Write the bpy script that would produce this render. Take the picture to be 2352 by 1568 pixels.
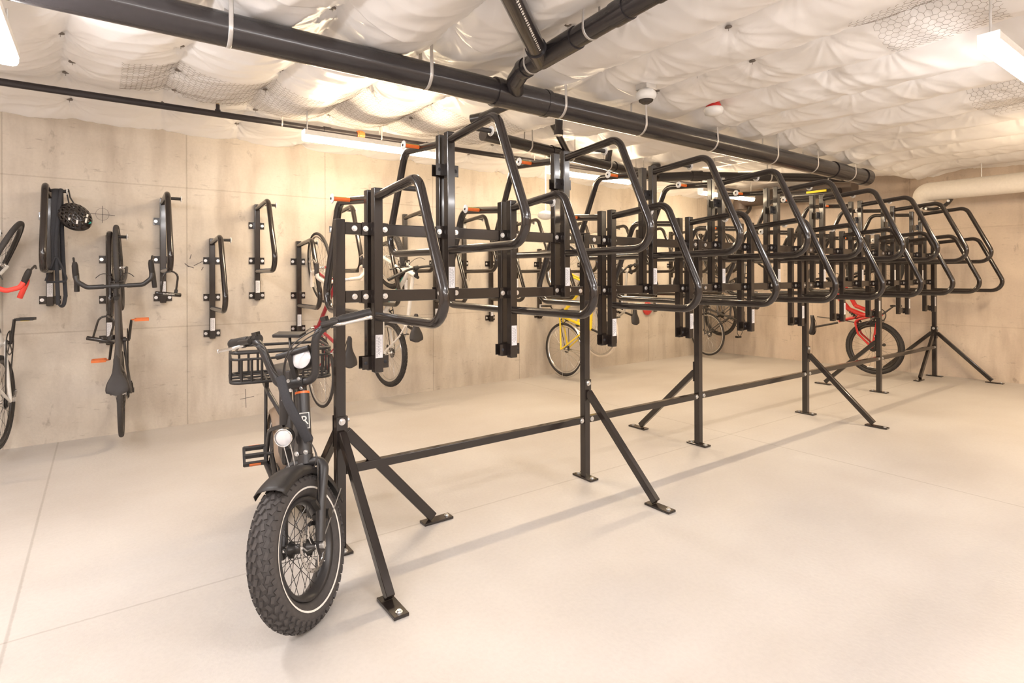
import bpy, math, random
import numpy as np
from mathutils import Vector, Matrix
PI = math.pi
R_ = math.radians
random.seed(7)
for _o in list(bpy.data.objects):
    bpy.data.objects.remove(_o)
SC = bpy.context.scene
COL = SC.collection

# ------------------------------------------------------------------ camera, world, exposure
CAM = Vector((-1.0075, -2.6715, 1.30))
YAW, FPX, HOR, ROLL = R_(54.01), 1298.7, 633.3, -0.0039
cd = bpy.data.cameras.new('camera')
cam = bpy.data.objects.new('camera', cd); COL.objects.link(cam)
cd.sensor_fit = 'HORIZONTAL'; cd.sensor_width = 36.0
cd.lens = FPX / 2352 * 36.0
cd.shift_y = -(784 - HOR) / 2352
cd.clip_start = 0.02
_f = Vector((math.cos(YAW), math.sin(YAW), 0)); _r = Vector((math.sin(YAW), -math.cos(YAW), 0)); _u = Vector((0, 0, 1))
_m = Matrix((( _r.x, _u.x, -_f.x), (_r.y, _u.y, -_f.y), (_r.z, _u.z, -_f.z))).to_4x4()
cam.matrix_world = Matrix.Translation(CAM) @ _m @ Matrix.Rotation(ROLL, 4, 'Z')
SC.camera = cam
SC.view_settings.view_transform = 'Standard'
SC.view_settings.look = 'None'
SC.view_settings.gamma = 1.0
SC.view_settings.use_curve_mapping = False
SC.view_settings.exposure = 2.37
wd = bpy.data.worlds.new('world'); SC.world = wd; wd.use_nodes = True
wd.node_tree.nodes['Background'].inputs[0].default_value = (0.9, 0.85, 0.8, 1)
wd.node_tree.nodes['Background'].inputs[1].default_value = 0.05
LIGHT_WARM = (1.0, 0.78, 0.52, 1); LIGHT_NEAR = (1.0, 0.965, 0.955, 1)
LIGHT_POWER = 18.0

# ------------------------------------------------------------------ materials
def M(name, col, rough=0.5, metal=0.0, coat=0.0, spec=0.5, noise=None, bump=0.0):
    m = bpy.data.materials.new(name); m.use_nodes = True
    nt = m.node_tree; b = nt.nodes['Principled BSDF']
    b.inputs['Base Color'].default_value = (*col, 1)
    b.inputs['Roughness'].default_value = rough
    b.inputs['Metallic'].default_value = metal
    b.inputs['Coat Weight'].default_value = coat; b.inputs['Coat Roughness'].default_value = .07
    b.inputs['Specular IOR Level'].default_value = spec
    sc, amt = noise if noise else (40, 0.08)
    tc = nt.nodes.new('ShaderNodeTexCoord'); nz = nt.nodes.new('ShaderNodeTexNoise')
    nz.inputs['Scale'].default_value = sc
    nt.links.new(tc.outputs['Object'], nz.inputs['Vector'])
    mr = nt.nodes.new('ShaderNodeMapRange')
    mr.inputs['To Min'].default_value = 1 - amt; mr.inputs['To Max'].default_value = 1 + amt
    nt.links.new(nz.outputs['Fac'], mr.inputs['Value'])
    hs = nt.nodes.new('ShaderNodeHueSaturation'); hs.inputs['Color'].default_value = (*col, 1)
    nt.links.new(mr.outputs[0], hs.inputs['Value'])
    nt.links.new(hs.outputs[0], b.inputs['Base Color'])
    if bump:
        bp = nt.nodes.new('ShaderNodeBump'); bp.inputs['Strength'].default_value = bump
        nt.links.new(nz.outputs['Fac'], bp.inputs['Height']); nt.links.new(bp.outputs[0], b.inputs['Normal'])
    return m
def EM(name, col, s):
    m = bpy.data.materials.new(name); m.use_nodes = True
    nt = m.node_tree; nt.nodes.remove(nt.nodes['Principled BSDF'])
    e = nt.nodes.new('ShaderNodeEmission'); e.inputs[0].default_value = col; e.inputs[1].default_value = s
    nt.links.new(e.outputs[0], nt.nodes['Material Output'].inputs[0])
    return m
black = M('black_powder_coat', (0.021, 0.0155, 0.0135), 0.2, 0, 0.35, noise=(15, .03))
black_matte = M('matte_black', (0.024, 0.021, 0.02), 0.45)
abs_pipe = M('black_abs_pipe', (0.032, 0.028, 0.03), 0.27, 0, .25)
iron_pipe = M('black_iron_pipe', (0.028, 0.022, 0.024), 0.4)
rubber = M('tyre_rubber', (0.045, 0.04, 0.038), 0.75, noise=(60, .25))
rubber_grey = M('knobby_tyre_rubber', (0.06, 0.053, 0.051), 0.7, noise=(60, .3))
steel = M('zinc_steel', (0.72, 0.72, 0.72), 0.28, 0.9)
chrome = M('polished_alloy', (0.75, 0.74, 0.73), 0.2, 1.0)
dark_metal = M('dark_metal', (0.06, 0.055, 0.052), 0.35, 0.6)
white_paint = M('white_paint', (0.78, 0.75, 0.7), 0.4)
white_plastic = M('white_plastic', (0.8, 0.79, 0.77), 0.4)
label_mat = M('label_paper', (0.75, 0.74, 0.76), 0.5)
grey_ink = M('grey_ink', (0.25, 0.25, 0.28), 0.6)
dark_ink = M('dark_ink', (0.03, 0.03, 0.035), 0.7)
orange = M('orange_satin', (0.85, 0.17, 0.03), 0.35)
yellow_green = M('yellow_satin', (0.55, 0.5, 0.12), 0.35)
orange_plastic = M('orange_plastic', (0.8, 0.2, 0.05), 0.4)
yellow_paint = M('yellow_paint', (0.9, 0.66, 0.02), 0.3, 0, .4)
red_paint = M('red_paint', (0.62, 0.03, 0.025), 0.3, 0, .4)
dark_red_paint = M('dark_red_paint', (0.36, 0.015, 0.03), 0.3, 0, .4)
red_tape = M('red_bar_tape', (0.78, 0.06, 0.04), 0.6)
white_tape = M('white_bar_tape', (0.75, 0.66, 0.56), 0.65)
charcoal = M('charcoal_paint', (0.07, 0.062, 0.058), 0.42)
grey_frame = M('grey_frame_paint', (0.2, 0.19, 0.185), 0.35, 0, .3)
silver_frame = M('silver_frame_paint', (0.55, 0.52, 0.48), 0.3, .4)
teal = M('teal_paint', (0.03, 0.32, 0.25), 0.4)
saddle_mat = M('saddle_vinyl', (0.04, 0.036, 0.036), 0.45)
ebike_mat = M('ebike_matte_black', (0.03, 0.027, 0.027), 0.38)
fabric_sleeve = M('sleeve_fabric', (0.035, 0.035, 0.04), 0.8, noise=(200, .3))
copper_pipe = M('brown_coated_pipe', (0.16, 0.1, 0.075), 0.3, .4)
insul = M('white_pipe_insulation', (0.82, 0.77, 0.7), 0.55)
insul_dark = M('dark_pipe', (0.12, 0.09, 0.075), 0.5)
lens_glass = M('lamp_lens', (0.75, 0.75, 0.78), 0.12, .2)
smoke_dark = M('dark_dome', (0.05, 0.04, 0.035), 0.15)
wire_mat = M('galvanised_wire', (0.3, 0.26, 0.23), 0.45, .6)
reflector_yellow = M('yellow_reflector', (0.95, 0.68, 0.02), 0.25)
tan = M('tan_plastic', (0.28, 0.2, 0.14), 0.5)
galv = M('galvanised_strap', (0.62, 0.6, 0.58), 0.35, .5)

def concrete(name, cols, vertical=False, seams=False, joints=None, rough=0.6):
    m = bpy.data.materials.new(name); m.use_nodes = True
    nt = m.node_tree; N = nt.nodes; L = nt.links; b = N['Principled BSDF']
    tc = N.new('ShaderNodeTexCoord')
    def noise(scale, detail, sx=1, sy=1, sz=1, rg=0.55):
        mp = N.new('ShaderNodeMapping'); mp.inputs['Scale'].default_value = (sx, sy, sz)
        L.new(tc.outputs['Object'], mp.inputs['Vector'])
        n = N.new('ShaderNodeTexNoise'); n.inputs['Scale'].default_value = scale; n.inputs['Detail'].default_value = detail
        n.inputs['Roughness'].default_value = rg
        L.new(mp.outputs[0], n.inputs['Vector']); return n
    def ramp(src, stops):
        r = N.new('ShaderNodeValToRGB')
        while len(r.color_ramp.elements) < len(stops): r.color_ramp.elements.new(0.5)
        for e, (p, c) in zip(r.color_ramp.elements, stops): e.position = p; e.color = (*c, 1)
        L.new(src, r.inputs[0]); return r
    def mult(a, c, fac=1.0):
        x = N.new('ShaderNodeMix'); x.data_type = 'RGBA'; x.blend_type = 'MULTIPLY'; x.inputs[0].default_value = fac
        L.new(a, x.inputs[6]); L.new(c, x.inputs[7]); return x.outputs[2]
    big = noise(0.9 if not vertical else 1.6, 6)
    base = ramp(big.outputs['Fac'], [(0.3, cols[0]), (0.52, cols[1]), (0.72, cols[2])]).outputs[0]
    if vertical:
        st = noise(2.2, 7, 2.2, 2.2, 0.45)
        base = mult(base, ramp(st.outputs['Fac'], [(0.28, (.66, .62, .59)), (0.5, (1, 1, 1)), (0.75, (1.06, 1.055, 1.045))]).outputs[0], .68)
        sp = noise(7.0, 4, 1, 1, .6, .7)
        base = mult(base, ramp(sp.outputs['Fac'], [(0.27, (.55, .52, .5)), (0.36, (1, 1, 1))]).outputs[0], .6)
        ch = noise(12.0, 5, .5, .5, 2.2, .7)
        base = mult(base, ramp(ch.outputs['Fac'], [(0.27, (.5, .47, .45)), (0.38, (1, 1, 1))]).outputs[0], .6)
    else:
        st = noise(0.5, 6, 0.5, 1.6, 1)
        base = mult(base, ramp(st.outputs['Fac'], [(0.3, (.9, .875, .85)), (0.5, (1, 1, 1))]).outputs[0], .8)
        sp = noise(9.0, 5, 1, 1, 1, .7)
        base = mult(base, ramp(sp.outputs['Fac'], [(0.2, (.55, .52, .5)), (0.29, (1, 1, 1))]).outputs[0], .55)
    fine = noise(55, 4)
    base = mult(base, ramp(fine.outputs['Fac'], [(0.3, (.93, .93, .93)), (0.6, (1, 1, 1))]).outputs[0], .7)
    sep = N.new('ShaderNodeSeparateXYZ'); L.new(tc.outputs['Object'], sep.inputs[0])
    def line(axis, x0, period, w, dark):
        nonlocal base
        ad = N.new('ShaderNodeMath'); ad.operation = 'SUBTRACT'; ad.inputs[1].default_value = x0
        L.new(sep.outputs[axis], ad.inputs[0])
        wob = N.new('ShaderNodeMath'); wob.operation = 'MULTIPLY_ADD'; wob.inputs[1].default_value = .006; 
        L.new(fine.outputs['Fac'], wob.inputs[0]); L.new(ad.outputs[0], wob.inputs[2])
        pp = N.new('ShaderNodeMath'); pp.operation = 'PINGPONG'; pp.inputs[1].default_value = period / 2
        L.new(wob.outputs[0], pp.inputs[0])
        base = mult(base, ramp(pp.outputs[0], [(w, (dark, dark * .97, dark * .94)), (w * 2.2, (1, 1, 1))]).outputs[0], .85)
    for ln in (joints or []): line(*ln)
    L.new(base, b.inputs['Base Color'])
    rr = N.new('ShaderNodeMapRange'); rr.inputs['To Min'].default_value = rough - .12; rr.inputs['To Max'].default_value = rough + .12
    L.new(big.outputs['Fac'], rr.inputs['Value']); L.new(rr.outputs[0], b.inputs['Roughness'])
    bp = N.new('ShaderNodeBump'); bp.inputs['Strength'].default_value = 0.12; bp.inputs['Distance'].default_value = .01
    L.new(fine.outputs['Fac'], bp.inputs['Height']); L.new(bp.outputs[0], b.inputs['Normal'])
    return m
floor_mat = concrete('floor_concrete', [(0.47, 0.432, 0.395), (0.53, 0.495, 0.462), (0.57, 0.54, 0.508)], joints=[(1, 0.025, 8.8, .0028, .74), (0, -1.285, 4.435, .0032, .72)], rough=.5)
wall_mat = concrete('wall_concrete', [(0.52, 0.455, 0.38), (0.61, 0.545, 0.465), (0.66, 0.60, 0.525)], True, joints=[(0, -0.392, 1.22, .003, .68), (2, 2.09, 1.22, .003, .78)], rough=.75)
back_mat = concrete('back_wall_concrete', [(0.60, 0.50, 0.41), (0.67, 0.565, 0.465), (0.71, 0.61, 0.51)], True, joints=[(1, 0.3, 1.22, .003, .8), (2, 1.88, 1.22, .003, .85)], rough=.75)
tarp_mat = M('white_insulation_film', (0.92, 0.905, 0.9), 0.33, 0, 0, .5, noise=(3, .04))
def _film_wrinkles():
    nt = tarp_mat.node_tree; N = nt.nodes; L = nt.links
    tc = N.new('ShaderNodeTexCoord'); out = None
    for sc, mp_, st in ((6, (1.5, .5, 1), .26), (5, (.4, 1.5, 1), .22)):
        mp = N.new('ShaderNodeMapping'); mp.inputs['Scale'].default_value = mp_
        nz = N.new('ShaderNodeTexNoise'); nz.noise_type = 'RIDGED_MULTIFRACTAL'; nz.inputs['Scale'].default_value = sc; nz.inputs['Detail'].default_value = 5
        nz.inputs['Roughness'].default_value = .5; nz.inputs['Distortion'].default_value = .7
        L.new(tc.outputs['Object'], mp.inputs[0]); L.new(mp.outputs[0], nz.inputs['Vector'])
        b = N.new('ShaderNodeBump'); b.inputs['Strength'].default_value = st; b.inputs['Distance'].default_value = .012
        L.new(nz.outputs['Fac'], b.inputs['Height'])
        if out: L.new(out, b.inputs['Normal'])
        out = b.outputs[0]
    L.new(out, N['Principled BSDF'].inputs['Normal'])
_film_wrinkles()

# ------------------------------------------------------------------ mesh builder
class MB:
    def __init__(s): s.v = []; s.f = []; s.sm = []; s.mk = []
    def mark(s): s.mk.append((len(s.v), len(s.f))); return s
    def pieces(s, name, mat, parent=None, loc=None, bevel=0):
        """one object per marked piece"""
        out = []; ends = s.mk[1:] + [(len(s.v), len(s.f))]
        for (v0, f0), (v1, f1) in zip(s.mk, ends):
            m = MB(); m.v = s.v[v0:v1]; m.f = [tuple(i - v0 for i in f) for f in s.f[f0:f1]]; m.sm = s.sm[f0:f1]
            out.append(m.build(name, mat, parent, loc, bevel))
        return out[0]
    def add(s, vs, fs, smooth=False):
        o = len(s.v); s.v += [tuple(p) for p in vs]
        for f in fs: s.f.append(tuple(i + o for i in f)); s.sm.append(smooth)
        return s
    def box(s, c, d, rot=None):
        c = Vector(c); h = Vector(d) / 2
        vs = [Vector((x * h.x, y * h.y, z * h.z)) for x in (-1, 1) for y in (-1, 1) for z in (-1, 1)]
        if rot is not None: vs = [rot @ v for v in vs]
        return s.add([v + c for v in vs], [(0, 1, 3, 2), (4, 6, 7, 5), (0, 4, 5, 1), (2, 3, 7, 6), (0, 2, 6, 4), (1, 5, 7, 3)])
    def beam(s, a, b, w, h, up=(0, 0, 1)):
        a = Vector(a); b = Vector(b); d = b - a; x = d.normalized(); y = Vector(up).cross(x)
        if y.length < 1e-4: y = Vector((0, 1, 0)).cross(x)
        y.normalize(); z = x.cross(y)
        r = Matrix((x, y, z)).transposed()
        return s.box((a + b) / 2, (d.length, w, h), r)
    def cyl(s, a, b, r, r2=None, n=14, cap=True):
        return s.tube([a, b], r, n, cap, radii=[r, r if r2 is None else r2])
    def tube(s, pts, r, n=10, cap=True, closed=False, radii=None, flat=None):
        P = [Vector(p) for p in pts]; k = len(P)
        T = []
        for i in range(k):
            if closed: t = P[(i + 1) % k] - P[i - 1]
            elif i == 0: t = P[1] - P[0]
            elif i == k - 1: t = P[-1] - P[-2]
            else: t = (P[i + 1] - P[i]).normalized() + (P[i] - P[i - 1]).normalized()
            T.append(t.normalized())
        u = T[0].orthogonal().normalized()
        if flat: 
            u = Vector(flat); u = (u - T[0] * u.dot(T[0])).normalized()
        vs = []
        for i in range(k):
            if i:
                q = T[i - 1].rotation_difference(T[i]); u = q @ u
                u = (u - T[i] * u.dot(T[i])).normalized()
            w = T[i].cross(u); rr = radii[i] if radii else r
            if isinstance(rr, tuple): ra, rb = rr
            else: ra = rb = rr
            for j in range(n):
                a = 2 * PI * j / n
                vs.append(P[i] + u * (ra * math.cos(a)) + w * (rb * math.sin(a)))
        fs = []
        for i in range(k if closed else k - 1):
            i2 = (i + 1) % k
            for j in range(n):
                j2 = (j + 1) % n
                fs.append((i * n + j, i * n + j2, i2 * n + j2, i2 * n + j))
        s.add(vs, fs, True)
        if cap and not closed:
            s.add(vs[:n], [tuple(range(n - 1, -1, -1))]); s.add(vs[-n:], [tuple(range(n))])
        return s
    def lathe(s, prof, n=32, mat=None, closed=False, smooth=True):
        # profile (radius, y) round the Y axis
        mat = mat or Matrix.Identity(4); vs = []; k = len(prof)
        for i in range(n):
            a = 2 * PI * i / n
            for r, y in prof: vs.append(mat @ Vector((r * math.cos(a), y, r * math.sin(a))))
        fs = []
        for i in range(n):
            i2 = (i + 1) % n
            for j in range(k if closed else k - 1):
                j2 = (j + 1) % k
                fs.append((i * k + j, i * k + j2, i2 * k + j2, i2 * k + j))
        return s.add(vs, fs, smooth)
    def ball(s, c, r, nu=16, nv=10, sc=(1, 1, 1)):
        c = Vector(c); vs = []; fs = []
        for i in range(nv + 1):
            t = PI * i / nv
            for j in range(nu):
                p = 2 * PI * j / nu
                vs.append(c + Vector((r * sc[0] * math.sin(t) * math.cos(p), r * sc[1] * math.sin(t) * math.sin(p), r * sc[2] * math.cos(t))))
        for i in range(nv):
            for j in range(nu):
                j2 = (j + 1) % nu; fs.append((i * nu + j, (i + 1) * nu + j, (i + 1) * nu + j2, i * nu + j2))
        return s.add(vs, fs, True)
    def prism(s, poly, y0, y1, mat=None):
        mat = mat or Matrix.Identity(4); n = len(poly)
        vs = [mat @ Vector((x, y0, z)) for x, z in poly] + [mat @ Vector((x, y1, z)) for x, z in poly]
        fs = [tuple(range(n)), tuple(range(2 * n - 1, n - 1, -1))] + [(i, i + n, (i + 1) % n + n, (i + 1) % n) for i in range(n)]
        return s.add(vs, fs)
    def tr(s, m): s.v = [tuple(m @ Vector(p)) for p in s.v]; return s
    def mesh(s, name, mat):
        me = bpy.data.meshes.new(name); me.from_pydata(s.v, [], s.f)
        me.polygons.foreach_set('use_smooth', s.sm); me.materials.append(mat); me.update(); return me
    def build(s, name, mat, parent=None, loc=None, bevel=0):
        o = bpy.data.objects.new(name, s.mesh(name, mat)); COL.objects.link(o)
        if parent: o.parent = parent
        if loc is not None: o.location = loc
        if bevel:
            b = o.modifiers.new('bevel', 'BEVEL'); b.width = bevel; b.segments = 2; b.limit_method = 'ANGLE'; b.angle_limit = R_(50)
        return o
def rounded(pts, rads, seg=7):
    """polyline with rounded corners"""
    P = [Vector(p) for p in pts]; out = [P[0]]
    if not isinstance(rads, (list, tuple)): rads = [rads] * (len(P) - 2)
    for i in range(1, len(P) - 1):
        a = (P[i - 1] - P[i]); b = (P[i + 1] - P[i]); la, lb = a.length, b.length; a.normalize(); b.normalize()
        ang = a.angle(b); t = min(rads[i - 1] / math.tan(ang / 2), la * .49, lb * .49); r = t * math.tan(ang / 2)
        c = P[i] + (a + b).normalized() * (r / math.sin(ang / 2))
        s0 = P[i] + a * t - c; s1 = P[i] + b * t - c
        q = s0.rotation_difference(s1)
        for k in range(seg + 1):
            qq = q.copy(); qq = Matrix.Identity(3).to_quaternion().slerp(q, k / seg)
            out.append(c + qq @ s0)
    out.append(P[-1]); return out
def tag(o, label, cat, group=None):
    o['label'] = label; o['category'] = cat
    if group: o['group'] = group
    return o
def empty(name, label, cat, loc=(0, 0, 0), group=None):
    o = bpy.data.objects.new(name, None); COL.objects.link(o); o.location = loc; o.empty_display_size = .1
    return tag(o, label, cat, group)
def copy_tree(o, parent=None):
    c = o.copy(); COL.objects.link(c); c.parent = parent
    for ch in o.children: copy_tree(ch, c)
    return c
def text(body, size, mat, parent, matrix, extrude=.0004, name='lettering'):
    cu = bpy.data.curves.new('txt', 'FONT'); cu.body = body; cu.size = size; cu.extrude = extrude
    cu.align_x = 'CENTER'; cu.align_y = 'CENTER'
    t = bpy.data.objects.new('txt', cu); COL.objects.link(t)
    bpy.context.view_layer.update()
    me = bpy.data.meshes.new_from_object(t.evaluated_get(bpy.context.evaluated_depsgraph_get()))
    bpy.data.objects.remove(t)
    me.materials.clear(); me.materials.append(mat)
    o = bpy.data.objects.new(name, me); COL.objects.link(o); o.parent = parent; o.matrix_basis = matrix
    return o
def basis(x, y, z, loc=(0, 0, 0)):
    m = Matrix((Vector(x), Vector(y), Vector(z))).transposed().to_4x4()
    return Matrix.Translation(Vector(loc)) @ m

# ------------------------------------------------------------------ setting
WY = 3.06                                   # concrete wall on the left
def back_x(y): return 7.70 - .0948 * (y - .088)
XL, YR = -4.2, -6.4
def struct(o): o['kind'] = 'structure'; return o
cA = (back_x(WY), WY); cB = (back_x(YR), YR)
mb = MB(); mb.add([(XL, YR, 0), (cB[0], YR, 0), (cA[0], WY, 0), (XL, WY, 0), (XL, YR, -.1), (cB[0], YR, -.1), (cA[0], WY, -.1), (XL, WY, -.1)],
                  [(0, 1, 2, 3), (7, 6, 5, 4)])
struct(mb.build('floor', floor_mat))
HT = 2.95
def wallslab(name, a, b, mat, t=.15):
    a = Vector((*a, 0)); b = Vector((*b, 0)); n = Vector((-(b - a).y, (b - a).x, 0)).normalized() * -t
    up = Vector((0, 0, HT)); mb = MB()
    vs = [a, b, b + up, a + up, a + n, b + n, b + n + up, a + n + up]
    mb.add(vs, [(0, 1, 2, 3), (5, 4, 7, 6), (1, 5, 6, 2), (4, 0, 3, 7), (3, 2, 6, 7), (4, 5, 1, 0)])
    return struct(mb.build(name, mat))
wall_left = wallslab('wall_left', (cA[0] + .2, WY), (XL - .2, WY), wall_mat)
wallslab('wall_back', cB, cA, back_mat)
wallslab('wall_right', (XL, YR), cB, back_mat)
wallslab('wall_front', (XL, WY), (XL, YR), back_mat)
# pencil and paint marks on the wall
def mark(x, z, segs, w=.004):
    mb = MB()
    for a, b in segs: mb.beam((x + a[0], WY - .0006, z + a[1]), (x + b[0], WY - .0006, z + b[1]), .0008, w, up=(0, 1, 0) if False else (0, 0, 1))
    mb.build('pencil_mark', dark_pencil, wall_left)
dark_pencil = M('graphite', (0.13, 0.11, 0.1), 0.8)
circ = [((.045 * math.cos(a * PI / 8), .05 * math.sin(a * PI / 8)), (.045 * math.cos((a + 1) * PI / 8), .05 * math.sin((a + 1) * PI / 8))) for a in range(16)]
mark(-.999, 1.818, [((-.085, .004), (.085, -.006)), ((0, .07), (.002, -.07))], .0035)
mark(-.999, 1.818, circ, .002)
mark(.081, .165, [((-.05, 0), (.07, .012)), ((-.005, .09), (0, -.085))], .005)
mark(-.342, 1.401, [((-.03, .06), (-.02, .1)), ((.0, .0), (.07, .04)), ((-.07, .02), (-.04, -.01)), ((.06, -.04), (.075, -.01)), ((-.05, .0), (0, -.02))], .006)

# --- hung insulation film overhead: pinned on a grid, puffed between the pins
PX0, PDX, PY0, PDY = .585, .588, .045, .437
rng = np.random.RandomState(3)
def fold_noise(x, y, seed, fx, fy, n=7):
    r = np.random.RandomState(seed); o = np.zeros_like(x)
    for _ in range(n):
        a = r.uniform(.6, 1.5); ph = r.uniform(0, 6.28); q = r.uniform(-.35, .35)
        o = o + np.sin((x * (fx * a) + y * (fy * a * r.uniform(.6, 1.4)) + q * (x + y) * 4) + ph)
    return o / n
def hrand(i, j, k):
    v = np.sin(i * 127.1 + j * 311.7 + k * 74.7) * 43758.5453
    return v - np.floor(v)
def pin_xy(i, j):
    return PX0 + PDX * i + (hrand(i, j, 1) - .5) * .09, PY0 + PDY * j + (hrand(i, j, 2) - .5) * .13 + (.5 * PDY if i % 2 else 0) * .6
def tarp(x, y):
    x = np.asarray(x, float); y = np.asarray(y, float)
    z0 = 2.715 - .012 * np.cos(y * 1.7 + 1)
    # fall towards the left wall
    w = np.clip((y - 2.35) / .7, 0, 1); z0 = z0 - .12 * w ** 1.6
    wob = .05 * fold_noise(x * 0, y, 11, 0, 2.2) * 1.4
    u = (x - PX0 - wob) / PDX; fi = np.floor(u); fr = u - fi
    amp = .11 + .05 * hrand(fi, 0, 5) + .02 * fold_noise(x, y, 23, 1.5, 2.5)
    amp = amp * (1 - .75 * np.clip((y - 2.2) / .7, 0, 1))
    amp = amp * np.where((y > .1) , .8, 1.0)
    near_main = np.exp(-((y - (.42 - .04 * x)) / .22) ** 2)
    z0 = z0 - (.012 + .012 * np.clip(x, 0, 7)) * near_main
    amp = amp * (1 - .75 * np.exp(-((x - 1.08) / .22) ** 2) * (y < .5))
    near_spr = np.exp(-((y - 2.3) / .2) ** 2)
    amp = amp * (1 - .45 * near_spr)
    puff = np.sin(np.pi * fr) ** .72
    z = z0 - amp * puff
    # swell between pins along the creases
    v = (y - PY0) / PDY
    z = z - .012 * (1 - puff) * (0.5 - .5 * np.cos(2 * np.pi * v))
    # gathers radiating from the pins
    best = np.zeros_like(x)
    for di in (0, 1):
        i = fi + di
        for dj in (-1, 0, 1):
            j = np.round(v) + dj
            par = (np.mod(i, 2)) * .3 * PDY
            pxx = PX0 + PDX * i + (hrand(i, j, 1) - .5) * .09; pyy = PY0 + PDY * j + (hrand(i, j, 2) - .5) * .13 + par
            dx = x - pxx; dy = y - pyy; d = np.sqrt(dx * dx + dy * dy) + 1e-6; th = np.arctan2(dy, dx)
            g = np.exp(-d / .13)
            k1 = np.floor(8 + 6 * hrand(i, j, 3)); k2 = np.floor(14 + 8 * hrand(i, j, 4))
            rid = (1 - np.abs(np.sin(th * k1 * .5 + 6.28 * hrand(i, j, 6)))) ** 1.7 * .8 + (1 - np.abs(np.sin(th * k2 * .5 + 6.28 * hrand(i, j, 7)))) ** 1.5 * .55
            z = z - .014 * g * np.clip(d / .035, 0, 1) * (rid - .45) * (1 + .7 * np.abs(np.sin(th)))
            z = z + .028 * np.exp(-(d / .055) ** 2)
    # long loose folds along the strips
    a = fold_noise(x, y, 31, 17, 5); z = z - .007 * (1 - np.abs(a) * 2.4).clip(-.4, 1) * puff
    b2 = fold_noise(x, y, 41, 6, 19); z = z - .0055 * (1 - np.abs(b2) * 2.4).clip(-.4, 1)
    z = z + .0015 * fold_noise(x, y, 51, 30, 34)
    return z
def tz(x, y): return float(tarp(np.array([x]), np.array([y]))[0])
def axis(a, b, lo, hi, coarse, fine):
    return np.unique(np.round(np.concatenate([np.arange(lo, a, coarse), np.arange(a, b, fine), np.arange(b, hi, coarse), [hi]]), 4))
gx = axis(-2.2, 5.0, XL, 8.35, .09, .0115); gx = np.unique(np.round(np.concatenate([gx, np.arange(5.0, 8.35, .022)]), 4))
gy = axis(-2.2, WY, YR, WY + .0001, .11, .0115)
GX, GY = np.meshgrid(gx, gy, indexing='ij')
GZ = tarp(GX, GY)
nx, ny = len(gx), len(gy)
co = np.stack([GX.ravel(), GY.ravel(), GZ.ravel()], 1)
co[:, 0] = np.minimum(co[:, 0], 7.70 - .0948 * (co[:, 1] - .088) + .02)
ii, jj = np.meshgrid(np.arange(nx - 1), np.arange(ny - 1), indexing='ij'); b0 = (ii * ny + jj).ravel()
quads = np.stack([b0, b0 + 1, b0 + ny + 1, b0 + ny], 1)
me = bpy.data.meshes.new('ceiling')
me.vertices.add(len(co)); me.vertices.foreach_set('co', co.ravel())
me.loops.add(quads.size); me.loops.foreach_set('vertex_index', quads.ravel())
me.polygons.add(len(quads)); me.polygons.foreach_set('loop_start', np.arange(0, quads.size, 4)); 
me.update(calc_edges=True); me.validate()
me.polygons.foreach_set('use_smooth', np.ones(len(me.polygons), bool)); me.materials.append(tarp_mat)
ceiling = bpy.data.objects.new('ceiling', me); COL.objects.link(ceiling); struct(ceiling)
washer_mat = M('weathered_washer', (.22, .19, .17), .45, .5)
# insulation pins with washers
wm = MB().lathe([(0, -.004), (.02, -.004), (.021, 0), (.02, .002), (0, .002)], 16, Matrix.Rotation(R_(90), 4, 'X')).cyl((0, 0, 0), (0, 0, -.022), .0013, n=6).mesh('insulation_washer', washer_mat)
npin = 0
for i in range(-4, 9):
    for j in range(-6, 7):
        x, y = pin_xy(i, j)
        if not (-2.2 < x < 5.2 and -2.0 < y < 2.9) or npin >= 98: continue
        d = Vector((x, y)) - Vector((CAM.x, CAM.y))
        if d.dot(Vector((_f.x, _f.y))) < .8 or abs(d.dot(Vector((_r.x, _r.y)))) > d.dot(Vector((_f.x, _f.y))) * .95: continue
        o = bpy.data.objects.new('insulation_washer', wm); COL.objects.link(o); o.parent = ceiling
        o.location = (x, y, tz(x, y) - .004); npin += 1
# chicken wire patches holding the insulation
def netting(x0, x1, y0, y1, s=.02, seed=0):
    mb = MB(); hx = s * 1.5; hy = s * math.sqrt(3)
    segs = []
    nxh = int((x1 - x0) / hx); nyh = int((y1 - y0) / hy)
    for a in range(nxh):
        for b in range(nyh):
            cx = x0 + a * hx; cy = y0 + (b + (.5 if a % 2 else 0)) * hy
            p = [(cx + s * math.cos(k * PI / 3), cy + s * math.sin(k * PI / 3)) for k in range(6)]
            segs += [(p[0], p[1]), (p[1], p[2]), (p[2], p[3])]
    P = np.array(segs).reshape(-1, 2); Z = tarp(P[:, 0], P[:, 1]) - .007
    V = []; F = []; t = .0008
    for k in range(0, len(P), 2):
        a = Vector((*P[k], Z[k])); b = Vector((*P[k + 1], Z[k + 1])); d = (b - a).normalized(); n = Vector((-d.y, d.x, 0)).normalized() * t
        dn = Vector((0, 0, t * 1.6)); o = len(V)
        V += [a + n, a - n, a - dn, b + n, b - n, b - dn]; F += [(o, o + 3, o + 5, o + 2), (o + 2, o + 5, o + 4, o + 1), (o + 1, o + 4, o + 3, o)]
    mb.add(V, F); mb.build('wire_netting', wire_mat, ceiling)
netting(-.88, .36, 1.55, 2.3)
netting(.42, 2.1, 1.35, 2.35)
netting(2.1, 2.75, -1.85, -1.3)
netting(4.1, 4.9, -1.75, -1.25)
MB().box((2, -1.5, 2.985), (13, 10, .06)).build('concrete_deck', back_mat, ceiling)

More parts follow.
